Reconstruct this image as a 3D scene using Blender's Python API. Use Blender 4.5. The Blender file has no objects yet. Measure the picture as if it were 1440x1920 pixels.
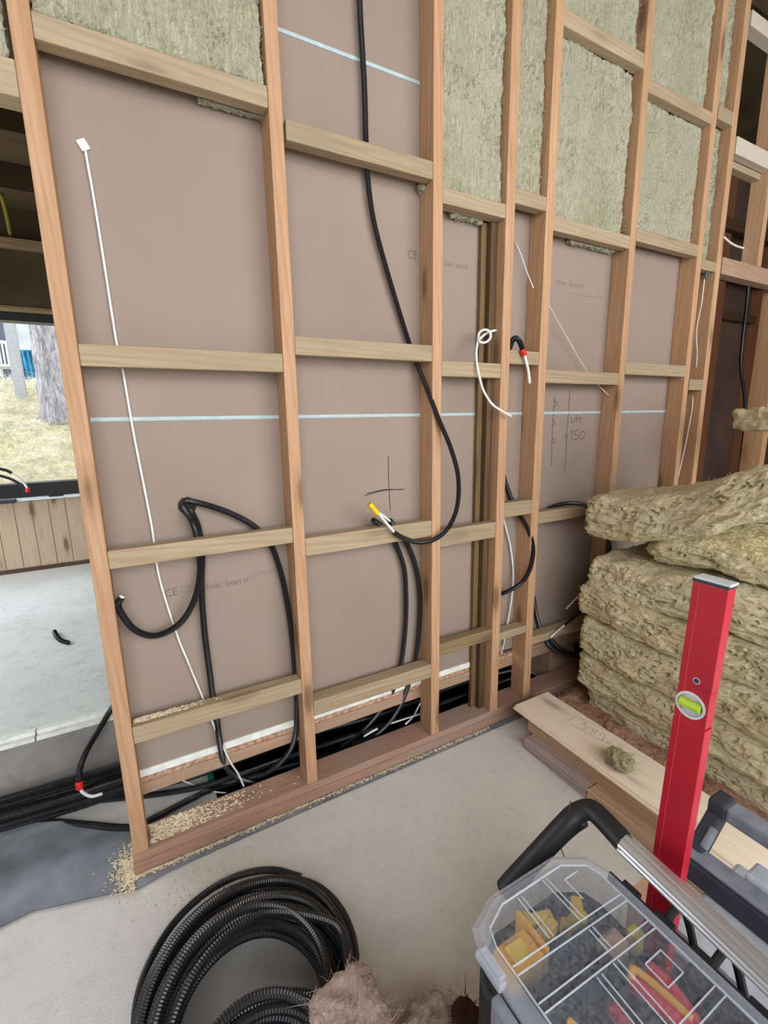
import bpy, bmesh, math, random
import numpy as np
from mathutils import Matrix, Vector
random.seed(7)
PI = math.pi
S = bpy.context.scene
C = S.collection

# ---------------------------------------------------------------- camera, world, light, exposure
CAM = np.array([0.0, -1.6, 1.56])
FPX = 867.4988438
yaw, pit, rol = 0.49633442, 0.20116263, 0.01709257
_f = np.array([math.sin(yaw)*math.cos(pit), math.cos(yaw)*math.cos(pit), -math.sin(pit)])
_r = np.array([math.cos(yaw), -math.sin(yaw), 0.0])
_d = np.cross(_f, _r)
R0 = np.array([_r*math.cos(rol)+_d*math.sin(rol), -_r*math.sin(rol)+_d*math.cos(rol), _f])
cam = bpy.data.objects.new('camera', bpy.data.cameras.new('camera')); C.objects.link(cam)
m = Matrix.Identity(4)
for i in range(3):
    m[i][0] = R0[0][i]; m[i][1] = -R0[1][i]; m[i][2] = -R0[2][i]; m[i][3] = CAM[i]
cam.matrix_world = m
cam.data.sensor_fit = 'VERTICAL'; cam.data.sensor_height = 24.0; cam.data.lens = 24.0*FPX/1920.0
cam.data.clip_start = 0.02
S.camera = cam
S.view_settings.view_transform = 'Standard'; S.view_settings.look = 'None'
S.view_settings.gamma = 1.0; S.view_settings.use_curve_mapping = False
S.view_settings.exposure = 0.13
w = bpy.data.worlds.new('overcast_sky'); S.world = w; w.use_nodes = True
bg = w.node_tree.nodes['Background']
bg.inputs[0].default_value = (0.93, 0.97, 1.0, 1); bg.inputs[1].default_value = 3.5

def area(name, loc, target, sx, sy, power, col):
    L = bpy.data.lights.new(name, 'AREA'); L.shape = 'RECTANGLE'; L.size = sx; L.size_y = sy
    L.energy = power; L.color = col
    o = bpy.data.objects.new(name, L); C.objects.link(o); o.location = loc
    o.rotation_euler = (Vector(target)-Vector(loc)).to_track_quat('-Z', 'Y').to_euler()
    return o
# daylight through the big window openings of the near room (behind and right of the camera) and the far room, plus an added high fill
area('daylight_near_window', (2.6, -3.9, 2.2), (1.2, 0, 1.2), 2.6, 2.2, 60, (1.0, 0.97, 0.94))
area('high_fill_light', (-0.6, -3.9, 3.4), (0.9, -0.8, 0.2), 2.6, 1.2, 58, (0.96, 0.98, 1.0))  # added fill from high behind the camera, brightens the foreground floor
area('daylight_far_window', (-2.4, 2.0, 2.0), (-0.6, 1.6, 0.3), 2.0, 1.8, 40, (0.9, 0.96, 1.0))

def P(px, py, X=None, Y=None, Z=None):          # a point seen in the photograph, on a known plane of the place
    v = np.array([(px-720)/FPX, (py-960)/FPX, 1.0]) @ R0
    if X is not None: t = (X-CAM[0])/v[0]
    elif Y is not None: t = (Y-CAM[1])/v[1]
    else: t = (Z-CAM[2])/v[2]
    return tuple(CAM+v*t)

# ---------------------------------------------------------------- materials
MATS = {}
def lin(c):
    return tuple(((x/255)/12.92 if x/255 <= 0.04045 else ((x/255+0.055)/1.055)**2.4) for x in c)+(1,)
def newmat(name, rough=0.7, spec=0.3, metal=0.0):
    m = bpy.data.materials.new(name); m.use_nodes = True
    nt = m.node_tree; b = nt.nodes['Principled BSDF']
    b.inputs['Roughness'].default_value = rough; b.inputs['Metallic'].default_value = metal
    b.inputs['Specular IOR Level'].default_value = spec
    MATS[name] = m
    return m, nt, b
def nd(nt, t, **k):
    n = nt.nodes.new(t)
    for a, v in k.items():
        if a in n.inputs: n.inputs[a].default_value = v
        else: setattr(n, a, v)
    return n
def ramp(nt, fac, stops):
    r = nt.nodes.new('ShaderNodeValToRGB'); cr = r.color_ramp
    while len(cr.elements) < len(stops): cr.elements.new(0.5)
    for e, (p, c) in zip(cr.elements, stops):
        e.position = p; e.color = c if len(c) == 4 else lin(c)
    nt.links.new(fac, r.inputs[0]); return r.outputs[0]
def coords(nt, scale=(1, 1, 1), rand=True):
    tc = nt.nodes.new('ShaderNodeTexCoord'); mp = nt.nodes.new('ShaderNodeMapping')
    mp.inputs['Scale'].default_value = scale
    if rand:
        oi = nt.nodes.new('ShaderNodeObjectInfo')
        vm = nt.nodes.new('ShaderNodeVectorMath'); vm.operation = 'MULTIPLY_ADD'
        vm.inputs[1].default_value = (37.0, 53.0, 29.0)
        nt.links.new(oi.outputs['Random'], vm.inputs[0]); nt.links.new(tc.outputs['Object'], vm.inputs[2])
        nt.links.new(vm.outputs[0], mp.inputs['Vector'])
    else: nt.links.new(tc.outputs['Object'], mp.inputs['Vector'])
    return mp.outputs[0]
def mix(nt, fac, a, b, mode='MIX'):
    x = nt.nodes.new('ShaderNodeMix'); x.data_type = 'RGBA'; x.blend_type = mode
    for sock, v in ((x.inputs[0], fac), (x.inputs[6], a), (x.inputs[7], b)):
        if hasattr(v, 'links') or hasattr(v, 'is_output'): nt.links.new(v, sock)
        else: sock.default_value = v
    return x.outputs[2]
def noise(nt, vec, scale, detail=4, rough=0.55, dist=0.0):
    n = nd(nt, 'ShaderNodeTexNoise', Scale=scale, Detail=detail, Roughness=rough, Distortion=dist)
    nt.links.new(vec, n.inputs['Vector']); return n.outputs['Fac']
def bump(nt, b, h, strength, dist):
    bp = nd(nt, 'ShaderNodeBump', Strength=strength, Distance=dist)
    nt.links.new(h, bp.inputs['Height']); nt.links.new(bp.outputs[0], b.inputs['Normal'])

def wood(name, axis, light, mid, dark, knots=0.5, rough=0.65, stain=None, grain=1.0):
    m, nt, b = newmat(name, rough, 0.25)
    sc = {'X': (0.05, 1, 1), 'Y': (1, 0.05, 1), 'Z': (1, 1, 0.05)}[axis]
    v = coords(nt, sc)
    n1 = noise(nt, v, 34, 3, 0.5, 1.2)
    wv = nd(nt, 'ShaderNodeTexWave', Scale=26.0, Distortion=9.0, Detail=2.0)
    wv.inputs['Detail Scale'].default_value = 0.7
    wv.bands_direction = 'DIAGONAL'
    nt.links.new(v, wv.inputs['Vector'])
    c1 = ramp(nt, n1, [(0.25, light), (0.55, mid), (0.8, light)])
    rings = ramp(nt, wv.outputs['Fac'], [(0.0, (0, 0, 0, 1)), (0.6, (0.03, 0.03, 0.03, 1)), (0.95, (0.26*grain,)*3+(1,))])
    c2 = mix(nt, rings, c1, lin(dark))
    fine = noise(nt, v, 260, 2)
    c3 = mix(nt, ramp(nt, fine, [(0.35, (0.0,)*3+(1,)), (0.75, (0.15,)*3+(1,))]), c2, lin(dark))
    ks = {'X': (2.6, 9, 9), 'Y': (9, 2.6, 9), 'Z': (9, 9, 2.6)}[axis]
    kv = coords(nt, ks)
    vo = nd(nt, 'ShaderNodeTexVoronoi', Scale=1.0); nt.links.new(kv, vo.inputs['Vector'])
    k = ramp(nt, vo.outputs['Distance'], [(0.0, (1, 1, 1, 1)), (0.13, (0.85, 0.85, 0.85, 1)), (0.2, (0.25, 0.25, 0.25, 1)), (0.34, (0, 0, 0, 1))])
    c4 = mix(nt, mix(nt, 1.0, k, (knots,)*3+(1,), 'MULTIPLY'), c3, lin([x*0.62 for x in dark]))
    if stain:
        sv = coords(nt, (1, 1, 1)); s = noise(nt, sv, 3.2, 4)
        c4 = mix(nt, ramp(nt, s, [(0.45, (0, 0, 0, 1)), (0.72, (0.75,)*3+(1,))]), c4, lin(stain))
    oi = nt.nodes.new('ShaderNodeObjectInfo')
    tone = ramp(nt, oi.outputs['Random'], [(0, (0.86, 0.86, 0.86, 1)), (1, (1, 1, 1, 1))])
    c5 = mix(nt, 1.0, c4, tone, 'MULTIPLY')
    nt.links.new(c5, b.inputs['Base Color'])
    bump(nt, b, fine, 0.25, 0.002)
    return m
PINE = ((208, 171, 138), (194, 153, 118), (160, 115, 78))
for a in 'XYZ': wood('pine_'+a, a, *PINE, knots=0.75)
TREAT = ((188, 168, 140), (174, 153, 124), (124, 100, 74))
wood('treated_X', 'X', *TREAT, knots=0.45, stain=(158, 143, 116))
wood('pale_X', 'X', (192, 172, 146), (178, 158, 130), (138, 116, 86), knots=0.5, stain=(170, 156, 128))
wood('plate_X', 'X', (184, 150, 130), (170, 134, 114), (130, 98, 80), knots=0.3, stain=(166, 148, 138), grain=0.7)
wood('beam_X', 'X', (192, 160, 136), (178, 146, 122), (140, 108, 84), knots=0.3, stain=(176, 158, 138))
wood('weathered_Z', 'Z', (112, 90, 64), (92, 72, 50), (60, 46, 32), knots=0.3)
wood('rough_X', 'X', (166, 142, 110), (148, 124, 92), (106, 84, 58), knots=0.5)
wood('rough_Z', 'Z', (138, 112, 80), (118, 94, 64), (84, 64, 42), knots=0.3)
wood('whitewood_Y', 'Y', (250, 238, 222), (244, 228, 208), (222, 198, 170), knots=0.6, grain=0.6)
wood('timber_Y', 'Y', (234, 206, 176), (222, 190, 158), (150, 114, 84), knots=0.3)
wood('grey_Y', 'Y', (214, 200, 198), (198, 184, 182), (104, 90, 86), knots=0.3)
wood('dark_X', 'X', (92, 70, 48), (78, 58, 40), (54, 40, 28), knots=0.2)
wood('brown_Z', 'Z', (150, 100, 72), (128, 84, 60), (92, 58, 42), knots=0.3)
wood('cladding_Z', 'Z', (220, 198, 174), (210, 186, 160), (140, 110, 86), knots=0.8, grain=0.5)
wood('white_X', 'X', (214, 206, 192), (204, 194, 178), (176, 160, 138), knots=0.2, grain=0.4)

def plain(name, col, rough=0.6, spec=0.4, metal=0.0, var=0.06, vs=30.0, bumpk=0.0, bs=120.0):
    m, nt, b = newmat(name, rough, spec, metal)
    v = coords(nt); n = noise(nt, v, vs, 4)
    lo = [x*(1-var) for x in col]; hi = [min(255, x*(1+var)) for x in col]
    nt.links.new(ramp(nt, n, [(0.3, lo), (0.7, hi)]), b.inputs['Base Color'])
    if bumpk: bump(nt, b, noise(nt, v, bs, 3), bumpk, 0.003)
    return m
plain('black_conduit', (26, 26, 31), 0.34, 0.55)
plain('black_plastic', (30, 30, 34), 0.5, 0.4)
plain('navy_plastic', (46, 48, 58), 0.55, 0.4)
plain('handle_grey', (118, 122, 132), 0.6, 0.4, var=0.1)
plain('pale_grey_plastic', (176, 182, 192), 0.5, 0.4)
plain('white_cable', (226, 226, 224), 0.45, 0.4)
plain('red_tape', (214, 36, 44), 0.5, 0.4)
plain('yellow_tape', (226, 196, 30), 0.45, 0.4)
plain('level_red', (166, 16, 38), 0.38, 0.45, var=0.05, vs=12)
plain('level_groove', (215, 70, 84), 0.45, 0.4)
plain('light_grey', (196, 200, 204), 0.4, 0.5)
plain('vial_green', (176, 206, 60), 0.15, 0.6)
plain('line_blue', (176, 194, 198), 0.8, 0.1)
plain('print_grey', (112, 104, 100), 0.9, 0.05)
plain('print_faint', (134, 122, 116), 0.9, 0.05)
plain('pencil', (66, 60, 66), 0.9, 0.05)
plain('pencil_faint', (104, 94, 94), 0.9, 0.05)
plain('hole_shade', (60, 50, 44), 0.9, 0.1)
plain('white_strip', (228, 232, 226), 0.6, 0.3)
plain('window_black', (16, 16, 18), 0.4, 0.4)
plain('sill_white', (222, 228, 234), 0.4, 0.4)
plain('gap_black', (4, 4, 5), 0.9, 0.05, bumpk=0.6, bs=14)  # foil black, also on the added sheets that darken the cable gap
plain('membrane', (122, 127, 134), 0.7, 0.3, var=0.22, vs=5, bumpk=0.3, bs=30)
plain('sawdust', (222, 208, 180), 0.9, 0.1, var=0.1)
plain('orange_plastic', (226, 160, 44), 0.45, 0.4)
plain('yellow_plastic', (214, 176, 60), 0.5, 0.4)
plain('dull_yellow', (120, 102, 44), 0.8, 0.1)
plain('red_plastic', (206, 44, 66), 0.45, 0.4)
plain('white_plastic', (235, 238, 242), 0.45, 0.4)
plain('blue_tarp', (70, 160, 214), 0.6, 0.3, var=0.35, vs=3)
plain('render_wall', (188, 192, 198), 0.9, 0.1, var=0.1, vs=3)
plain('dark_glass', (70, 76, 92), 0.3, 0.5)
plain('post_grey', (178, 178, 180), 0.8, 0.2)
plain('dry_grass', (232, 222, 192), 0.9, 0.1, var=0.3, vs=3)
plain('green_tape', (20, 110, 90), 0.6, 0.3)
plain('galvanised', (150, 154, 158), 0.4, 0.5, 0.8)
plain('aluminium', (206, 208, 214), 0.32, 0.5, 0.85, var=0.02)
plain('dusty_brown', (118, 84, 66), 0.9, 0.1)
plain('osb_edge', (176, 140, 120), 0.85, 0.1, var=0.25, vs=60)
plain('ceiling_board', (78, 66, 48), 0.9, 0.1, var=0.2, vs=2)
plain('added_lining', (198, 184, 166), 0.85, 0.1, var=0.08, vs=2)
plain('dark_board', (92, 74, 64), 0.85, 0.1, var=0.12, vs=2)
plain('cardboard_tan', (176, 142, 118), 0.85, 0.1)

m, nt, b = newmat('plasterboard', 0.85, 0.15)
v = coords(nt, rand=False)
n1 = noise(nt, v, 1.6, 3); n2 = noise(nt, v, 60, 3)
c = ramp(nt, n1, [(0.3, (146, 130, 119)), (0.7, (154, 139, 128))])
sp = nd(nt, 'ShaderNodeTexVoronoi', Scale=26.0); nt.links.new(v, sp.inputs['Vector'])
c = mix(nt, ramp(nt, sp.outputs['Distance'], [(0.0, (0.5, 0.5, 0.5, 1)), (0.045, (0, 0, 0, 1))]), c, lin((176, 166, 156)))
nt.links.new(c, b.inputs['Base Color']); bump(nt, b, n2, 0.08, 0.001)

def concrete(name, a, c_, d, bs=0.35, sc=1.0):
    m, nt, b = newmat(name, 0.88, 0.2)
    v = coords(nt, rand=False)
    n1 = noise(nt, v, 1.7*sc, 6, 0.6, 0.4); n2 = noise(nt, v, 22*sc, 5, 0.65); n3 = noise(nt, v, 140, 4, 0.7)
    base = ramp(nt, n1, [(0.3, a), (0.5, c_), (0.72, a)])
    base = mix(nt, ramp(nt, n2, [(0.52, (0, 0, 0, 1)), (0.75, (0.5,)*3+(1,))]), base, lin(d))
    pit_ = nd(nt, 'ShaderNodeTexVoronoi', Scale=42.0*sc); nt.links.new(v, pit_.inputs['Vector'])
    base = mix(nt, ramp(nt, pit_.outputs['Distance'], [(0.0, (0.6,)*3+(1,)), (0.07, (0, 0, 0, 1))]), base, lin([x*0.7 for x in d]))
    nt.links.new(base, b.inputs['Base Color'])
    ad = nt.nodes.new('ShaderNodeMath'); ad.operation = 'ADD'; nt.links.new(n2, ad.inputs[0]); nt.links.new(n3, ad.inputs[1])
    bump(nt, b, ad.outputs[0], bs, 0.006)
concrete('floor_concrete', (212, 211, 209), (220, 218, 215), (192, 190, 187), 0.45)
concrete('slab_concrete', (206, 208, 206), (218, 220, 218), (170, 172, 170), 0.5, 0.8)
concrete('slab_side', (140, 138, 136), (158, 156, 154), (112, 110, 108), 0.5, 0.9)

def wool(name, a, c_, d, sc=1.0, stretch=(1, 1, 0.3)):
    m, nt, b = newmat(name, 0.95, 0.08)
    v = coords(nt, tuple(sc*s for s in stretch))
    n1 = noise(nt, v, 5, 4, 0.6, 0.6); n2 = noise(nt, v, 70, 6, 0.7, 1.5); n3 = noise(nt, v, 320, 3, 0.7)
    base = ramp(nt, n1, [(0.3, a), (0.62, c_)])
    base = mix(nt, ramp(nt, n2, [(0.54, (0, 0, 0, 1)), (0.8, (0.75,)*3+(1,))]), base, lin(d))  # noise blotches in a crevice-shadow tone, painted into the wool colour
    nt.links.new(base, b.inputs['Base Color'])
    ad = nt.nodes.new('ShaderNodeMath'); ad.operation = 'MULTIPLY_ADD'; ad.inputs[1].default_value = 0.35
    nt.links.new(n3, ad.inputs[0]); nt.links.new(n2, ad.inputs[2])
    bump(nt, b, ad.outputs[0], 1.0, 0.014)
wool('wool_green', (192, 189, 160), (206, 203, 180), (156, 147, 106))
wool('wool_stack', (222, 208, 164), (238, 228, 192), (180, 156, 104), 0.8, (1, 0.4, 1))
wool('wool_brown', (196, 148, 126), (218, 174, 150), (120, 80, 60), 1.2, (0.5, 1, 1))
wool('wool_greybrown', (198, 172, 160), (220, 198, 186), (136, 106, 92), 1.0, (1, 1, 0.5))
wool('wool_darkbrown', (74, 52, 44), (92, 66, 56), (44, 30, 26), 1.0, (1, 1, 0.5))
wool('wool_tuft', (204, 198, 152), (222, 214, 172), (160, 138, 88), 1.5, (1, 1, 1))

m, nt, b = newmat('bark', 0.9, 0.1)
v = coords(nt, (1, 1, 0.25)); n2 = noise(nt, v, 26, 5, 0.7, 1.0)
nt.links.new(ramp(nt, n2, [(0.35, (124, 118, 122)), (0.6, (206, 202, 208))]), b.inputs['Base Color']); bump(nt, b, n2, 1.0, 0.03)
m, nt, b = newmat('hillside_soil', 0.95, 0.1)
v = coords(nt, rand=False); n2 = noise(nt, v, 7, 6, 0.7)
nt.links.new(ramp(nt, n2, [(0.3, (150, 146, 112)), (0.5, (196, 184, 144)), (0.7, (220, 206, 168))]), b.inputs['Base Color'])

def clear(name, col, alpha, rough, vary=0.04):
    m = bpy.data.materials.new(name); m.use_nodes = True; nt = m.node_tree; MATS[name] = m
    b = nt.nodes['Principled BSDF']; b.inputs['Roughness'].default_value = rough
    b.inputs['Base Color'].default_value = lin(col); b.inputs['Specular IOR Level'].default_value = 0.6
    tr = nt.nodes.new('ShaderNodeBsdfTransparent'); tr.inputs[0].default_value = (0.93, 0.95, 0.97, 1)
    mx = nt.nodes.new('ShaderNodeMixShader')
    v = coords(nt, rand=False); n = noise(nt, v, 150, 5, 0.75)
    r = ramp(nt, n, [(0.4, (max(0, alpha-0.04),)*3+(1,)), (0.8, (min(1, alpha+vary),)*3+(1,))])
    nt.links.new(r, mx.inputs[0]); nt.links.new(tr.outputs[0], mx.inputs[1]); nt.links.new(b.outputs[0], mx.inputs[2])
    nt.links.new(mx.outputs[0], nt.nodes['Material Output'].inputs['Surface'])
clear('clear_lid', (200, 204, 214), 0.07, 0.16, 0.16)
clear('clear_rim', (206, 212, 226), 0.38, 0.14)
clear('clear_wall', (170, 176, 190), 0.07, 0.2)
clear('pale_clear', (226, 232, 242), 0.45, 0.12)
clear('window_pane', (220, 230, 240), 0.03, 0.02)

# ---------------------------------------------------------------- builders
def link(name, verts, faces, mat, parent=None, origin=None, smooth=False):
    verts = np.asarray(verts, dtype=float)
    if origin is None:
        if parent is not None: origin = (0, 0, 0)
        else:
            lo = verts.min(0); hi = verts.max(0); origin = ((lo[0]+hi[0])/2, (lo[1]+hi[1])/2, lo[2])
    base = np.array(origin, dtype=float)
    poff = np.array(parent['_o']) if parent is not None else np.zeros(3)
    me = bpy.data.meshes.new(name)
    me.from_pydata([tuple(p) for p in (verts-base-poff if parent is not None else verts-base)], [], [tuple(int(i) for i in f) for f in faces])
    if smooth: me.polygons.foreach_set('use_smooth', [True]*len(me.polygons))
    me.update()
    o = bpy.data.objects.new(name, me); C.objects.link(o)
    if mat: me.materials.append(MATS[mat])
    if parent is not None: o.parent = parent; o.location = base
    else: o.location = base
    o['_o'] = [float(x) for x in (base+poff if parent is not None else base)]
    return o
def thing(name, label, cat, loc, group=None):
    o = bpy.data.objects.new(name, None); C.objects.link(o); o.location = loc; o.empty_display_size = 0.05
    o['_o'] = [float(x) for x in loc]
    return tag(o, label, cat, group)
def tag(o, label, cat, group=None, kind=None):
    o['label'] = label; o['category'] = cat
    if group: o['group'] = group
    if kind: o['kind'] = kind
    return o
def struct(o): o['kind'] = 'structure'; return o

class MB:
    def __init__(s): s.v = []; s.f = []
    def add(s, v, f):
        n = len(s.v); s.v += [tuple(p) for p in v]; s.f += [tuple(i+n for i in q) for q in f]; return s
    def box(s, x0, x1, y0, y1, z0, z1, bev=0.0, T=None):
        bm = bmesh.new(); bmesh.ops.create_cube(bm, size=1.0)
        for v in bm.verts: v.co = Vector(((x0+x1)/2+v.co.x*(x1-x0), (y0+y1)/2+v.co.y*(y1-y0), (z0+z1)/2+v.co.z*(z1-z0)))
        if bev > 0: bmesh.ops.bevel(bm, geom=bm.edges[:], offset=bev, segments=2, profile=0.6, affect='EDGES')
        bm.verts.index_update()
        vs = [v.co.copy() for v in bm.verts]
        if T is not None: vs = [T @ v for v in vs]
        s.add(vs, [[v.index for v in f.verts] for f in bm.faces]); bm.free(); return s
    def prism(s, poly, z0, z1, fn=None):
        n = len(poly); v = [(x, y, z0) for x, y in poly]+[(x, y, z1) for x, y in poly]
        f = [tuple(range(n-1, -1, -1)), tuple(range(n, 2*n))]+[(i, (i+1) % n, n+(i+1) % n, n+i) for i in range(n)]
        if fn: v = [fn(p) for p in v]
        return s.add(v, f)
    def cyl(s, a, b_, r, r2=None, n=16):
        a = Vector(a); b_ = Vector(b_); r2 = r if r2 is None else r2
        q = (b_-a).to_track_quat('Z', 'Y')
        v = []
        for P0, rr in ((a, r), (b_, r2)):
            for i in range(n): v.append(P0+q @ Vector((rr*math.cos(2*PI*i/n), rr*math.sin(2*PI*i/n), 0)))
        f = [tuple(range(n-1, -1, -1)), tuple(range(n, 2*n))]+[(i, (i+1) % n, n+(i+1) % n, n+i) for i in range(n)]
        return s.add(v, f)
    def obj(s, name, mat, parent=None, **k): return link(name, s.v, s.f, mat, parent, **k)

def spline(pts, step):
    p = np.array(pts, dtype=float)
    if len(p) == 2: p = np.array([p[0], (p[0]+p[1])/2, p[1]])
    q = np.vstack([2*p[0]-p[1], p, 2*p[-1]-p[-2]])
    out = []
    for i in range(1, len(q)-2):
        L = np.linalg.norm(q[i+1]-q[i]); n = max(2, int(L/step*1.3)+1)
        t = np.linspace(0, 1, n, endpoint=False)[:, None]
        out.append(0.5*(2*q[i]+(q[i+1]-q[i-1])*t+(2*q[i-1]-5*q[i]+4*q[i+1]-q[i+2])*t*t+(3*q[i]-q[i-1]-3*q[i+1]+q[i+2])*t**3))
    out = np.vstack(out+[q[-2][None]])
    d = np.r_[0, np.cumsum(np.linalg.norm(np.diff(out, axis=0), axis=1))]
    n = max(3, int(d[-1]/step)+1); s = np.linspace(0, d[-1], n)
    return np.c_[np.interp(s, d, out[:, 0]), np.interp(s, d, out[:, 1]), np.interp(s, d, out[:, 2])]
def sweep(p, rad, nseg=8, flat=None):
    n = len(p); t = np.gradient(p, axis=0); t /= np.linalg.norm(t, axis=1)[:, None]+1e-12
    u = np.zeros((n, 3)); a = np.array([0, 0, 1.0]) if abs(t[0][2]) < 0.9 else np.array([1.0, 0, 0])
    u[0] = np.cross(t[0], a); u[0] /= np.linalg.norm(u[0])
    for i in range(1, n):
        x = u[i-1]-t[i]*np.dot(u[i-1], t[i]); u[i] = x/(np.linalg.norm(x)+1e-12)
    w = np.cross(t, u)
    an = np.linspace(0, 2*PI, nseg, endpoint=False)
    r = np.broadcast_to(np.asarray(rad, dtype=float), (n,))
    fl = 1.0 if flat is None else flat
    V = (p[:, None, :]+(np.cos(an)[None, :, None]*u[:, None, :]+fl*np.sin(an)[None, :, None]*w[:, None, :])*r[:, None, None]).reshape(-1, 3)
    F = []
    for i in range(n-1):
        for j in range(nseg):
            k = (j+1) % nseg; F.append((i*nseg+j, i*nseg+k, (i+1)*nseg+k, (i+1)*nseg+j))
    F.append(tuple(range(nseg-1, -1, -1))); F.append(tuple((n-1)*nseg+j for j in range(nseg)))
    return V, F
def tube(name, pts, r, mat, parent=None, pitch=None, step=0.006, nseg=8, **k):
    if pitch:
        p = spline(pts, pitch/2); rr = np.where(np.arange(len(p)) % 2 == 0, r, r*0.84)
    else: p = spline(pts, step); rr = r
    v, f = sweep(p, rr, nseg)
    return link(name, v, f, mat, parent, smooth=not pitch, **k)

# vectorised gradient noise
_rng = np.random.RandomState(3); _perm = _rng.permutation(256); _perm = np.r_[_perm, _perm, _perm]
_g = _rng.randn(256, 3); _g /= np.linalg.norm(_g, axis=1)[:, None]
def pn(p):
    i = np.floor(p).astype(int); f = p-i; i &= 255
    u = f*f*f*(f*(f*6-15)+10); out = 0
    for dx in (0, 1):
        for dy in (0, 1):
            for dz in (0, 1):
                h = _perm[_perm[_perm[(i[:, 0]+dx) & 255]+((i[:, 1]+dy) & 255)]+((i[:, 2]+dz) & 255)] & 255
                g = _g[h]; d = (f-np.array([dx, dy, dz]))
                wt = (u[:, 0] if dx else 1-u[:, 0])*(u[:, 1] if dy else 1-u[:, 1])*(u[:, 2] if dz else 1-u[:, 2])
                out = out+wt*(g*d).sum(1)
    return out
def fbm(p, oct=4, gain=0.55):
    a = 1.0; s = 0; q = p.copy()
    for k in range(oct): s = s+a*pn(q+k*17.3); q = q*2.03; a *= gain
    return s
def soft_box(lo, hi, res, rad, disp, seed=0.0, skip_back=False):
    """A padded slab with torn, fibrous faces: rounded box grid pushed along its normals by noise."""
    lo = np.array(lo, float); hi = np.array(hi, float); L = hi-lo
    n = np.maximum(2, (L/res).astype(int)); V = []; F = []; off = 0
    for ax in range(3):
        a, b_ = [i for i in range(3) if i != ax]
        A = np.linspace(0, L[a], n[a]+1); B = np.linspace(0, L[b_], n[b_]+1)
        ga, gb = np.meshgrid(A, B, indexing='ij')
        for side in (0, 1):
            pts = np.zeros((ga.size, 3)); pts[:, a] = ga.ravel(); pts[:, b_] = gb.ravel(); pts[:, ax] = L[ax]*side
            V.append(pts); idx = np.arange(ga.size).reshape(ga.shape)+off; off += ga.size
            q = np.stack([idx[:-1, :-1], idx[1:, :-1], idx[1:, 1:], idx[:-1, 1:]], -1).reshape(-1, 4)
            flip = (side == 1) ^ (ax == 1)
            F.append(q if flip else q[:, ::-1])
    V = np.vstack(V); F = np.vstack(F)
    key = np.round(V/res*50).astype(np.int64); kk = key[:, 0]*73856093 ^ key[:, 1]*19349663 ^ key[:, 2]*83492791
    _, first, inv = np.unique(kk, return_index=True, return_inverse=True)
    V = V[first]; F = inv[F]
    c = np.clip(V, rad, L-rad); nrm = V-c; ln = np.linalg.norm(nrm, axis=1)[:, None]+1e-9; nrm /= ln
    V = c+nrm*rad+lo
    d = disp(V+seed, nrm)
    return V+nrm*d[:, None], F, nrm
def strands(V, N, count, length, wdt, seed, bend=0.5, where=None):
    rs = np.random.RandomState(seed); mb = MB()
    ids = np.arange(len(V)) if where is None else np.where(where)[0]
    for k in rs.choice(ids, count):
        p = V[k]; d = N[k]+rs.randn(3)*0.8; d /= np.linalg.norm(d)
        s = np.cross(d, rs.randn(3)); s /= np.linalg.norm(s)+1e-9
        g = rs.randn(3)*bend; l = length*(0.4+rs.rand())
        pts = [p-d*0.003+d*l*t+g*l*t*t for t in (0, 0.35, 0.7, 1.0)]
        v = []; ww = wdt*(0.6+0.8*rs.rand())
        for t, q in enumerate(pts):
            e = ww*(1-0.8*t/3); v += [q-s*e, q+s*e]
        mb.add(v, [(0, 1, 3, 2), (2, 3, 5, 4), (4, 5, 7, 6)])
    return mb

# ================================================================ THE SETTING
def seg(x0, x1, y0, y1, z0, z1, name, mat, bev=0.0):
    return struct(MB().box(x0, x1, y0, y1, z0, z1, bev).obj(name, mat))
seg(-4.0, 9.0, -4.2, 0.535, -0.2, 0.0, 'floor', 'floor_concrete')
seg(-4.0, 9.0, 0.585, 3.30, -0.2, 0.33, 'floor_far_room', 'slab_concrete')
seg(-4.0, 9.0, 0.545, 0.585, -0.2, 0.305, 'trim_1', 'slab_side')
# metal screed rail along the slab edge (two lengths)
mb = MB()
for xa, xb in ((-4.0, -0.468), (-0.462, 2.3)):
    mb.box(xa, xb, 0.532, 0.585, 0.300, 0.316, 0.002); mb.box(xa, xb, 0.556, 0.564, 0.316, 0.333, 0.001); mb.box(xa, xb, 0.57, 0.585, 0.316, 0.331, 0.001)
struct(mb.obj('trim_2', 'white_strip'))
# far wall with the window: wall pieces around the opening
WX0, WX1 = -3.3, 0.35
seg(-4.0, 3.2, 3.16, 3.32, 0.33, 0.945, 'wall_far_lower', 'cladding_Z')
seg(-4.0, WX0, 3.16, 3.32, 0.945, 2.46, 'wall_far_left', 'cladding_Z')
seg(WX1, 3.2, 3.16, 3.32, 0.945, 2.46, 'wall_far_right', 'cladding_Z')
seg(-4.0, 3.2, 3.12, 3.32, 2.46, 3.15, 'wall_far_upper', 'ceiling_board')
mb = MB()                                       # grooves of the vertical cladding under the window
for i in range(26):
    x = -1.6+i*0.118
    mb.box(x, x+0.112, 3.148, 3.16, 0.37, 0.93, 0.002)
struct(mb.obj('trim_3', 'cladding_Z'))
seg(-4.0, 3.2, 3.146, 3.16, 0.33, 0.36, 'baseboard_far', 'dark_board')
win = struct(MB().box(WX0, WX1, 3.15, 3.28, 0.946, 1.075, 0.004).box(WX0, WX1, 3.15, 3.28, 2.350, 2.415, 0.004)
    .box(WX0, WX0+0.07, 3.15, 3.28, 1.075, 2.35, 0.004).box(WX1-0.07, WX1, 3.15, 3.28, 1.075, 2.35, 0.004).obj('window_1', 'window_black'))
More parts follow.
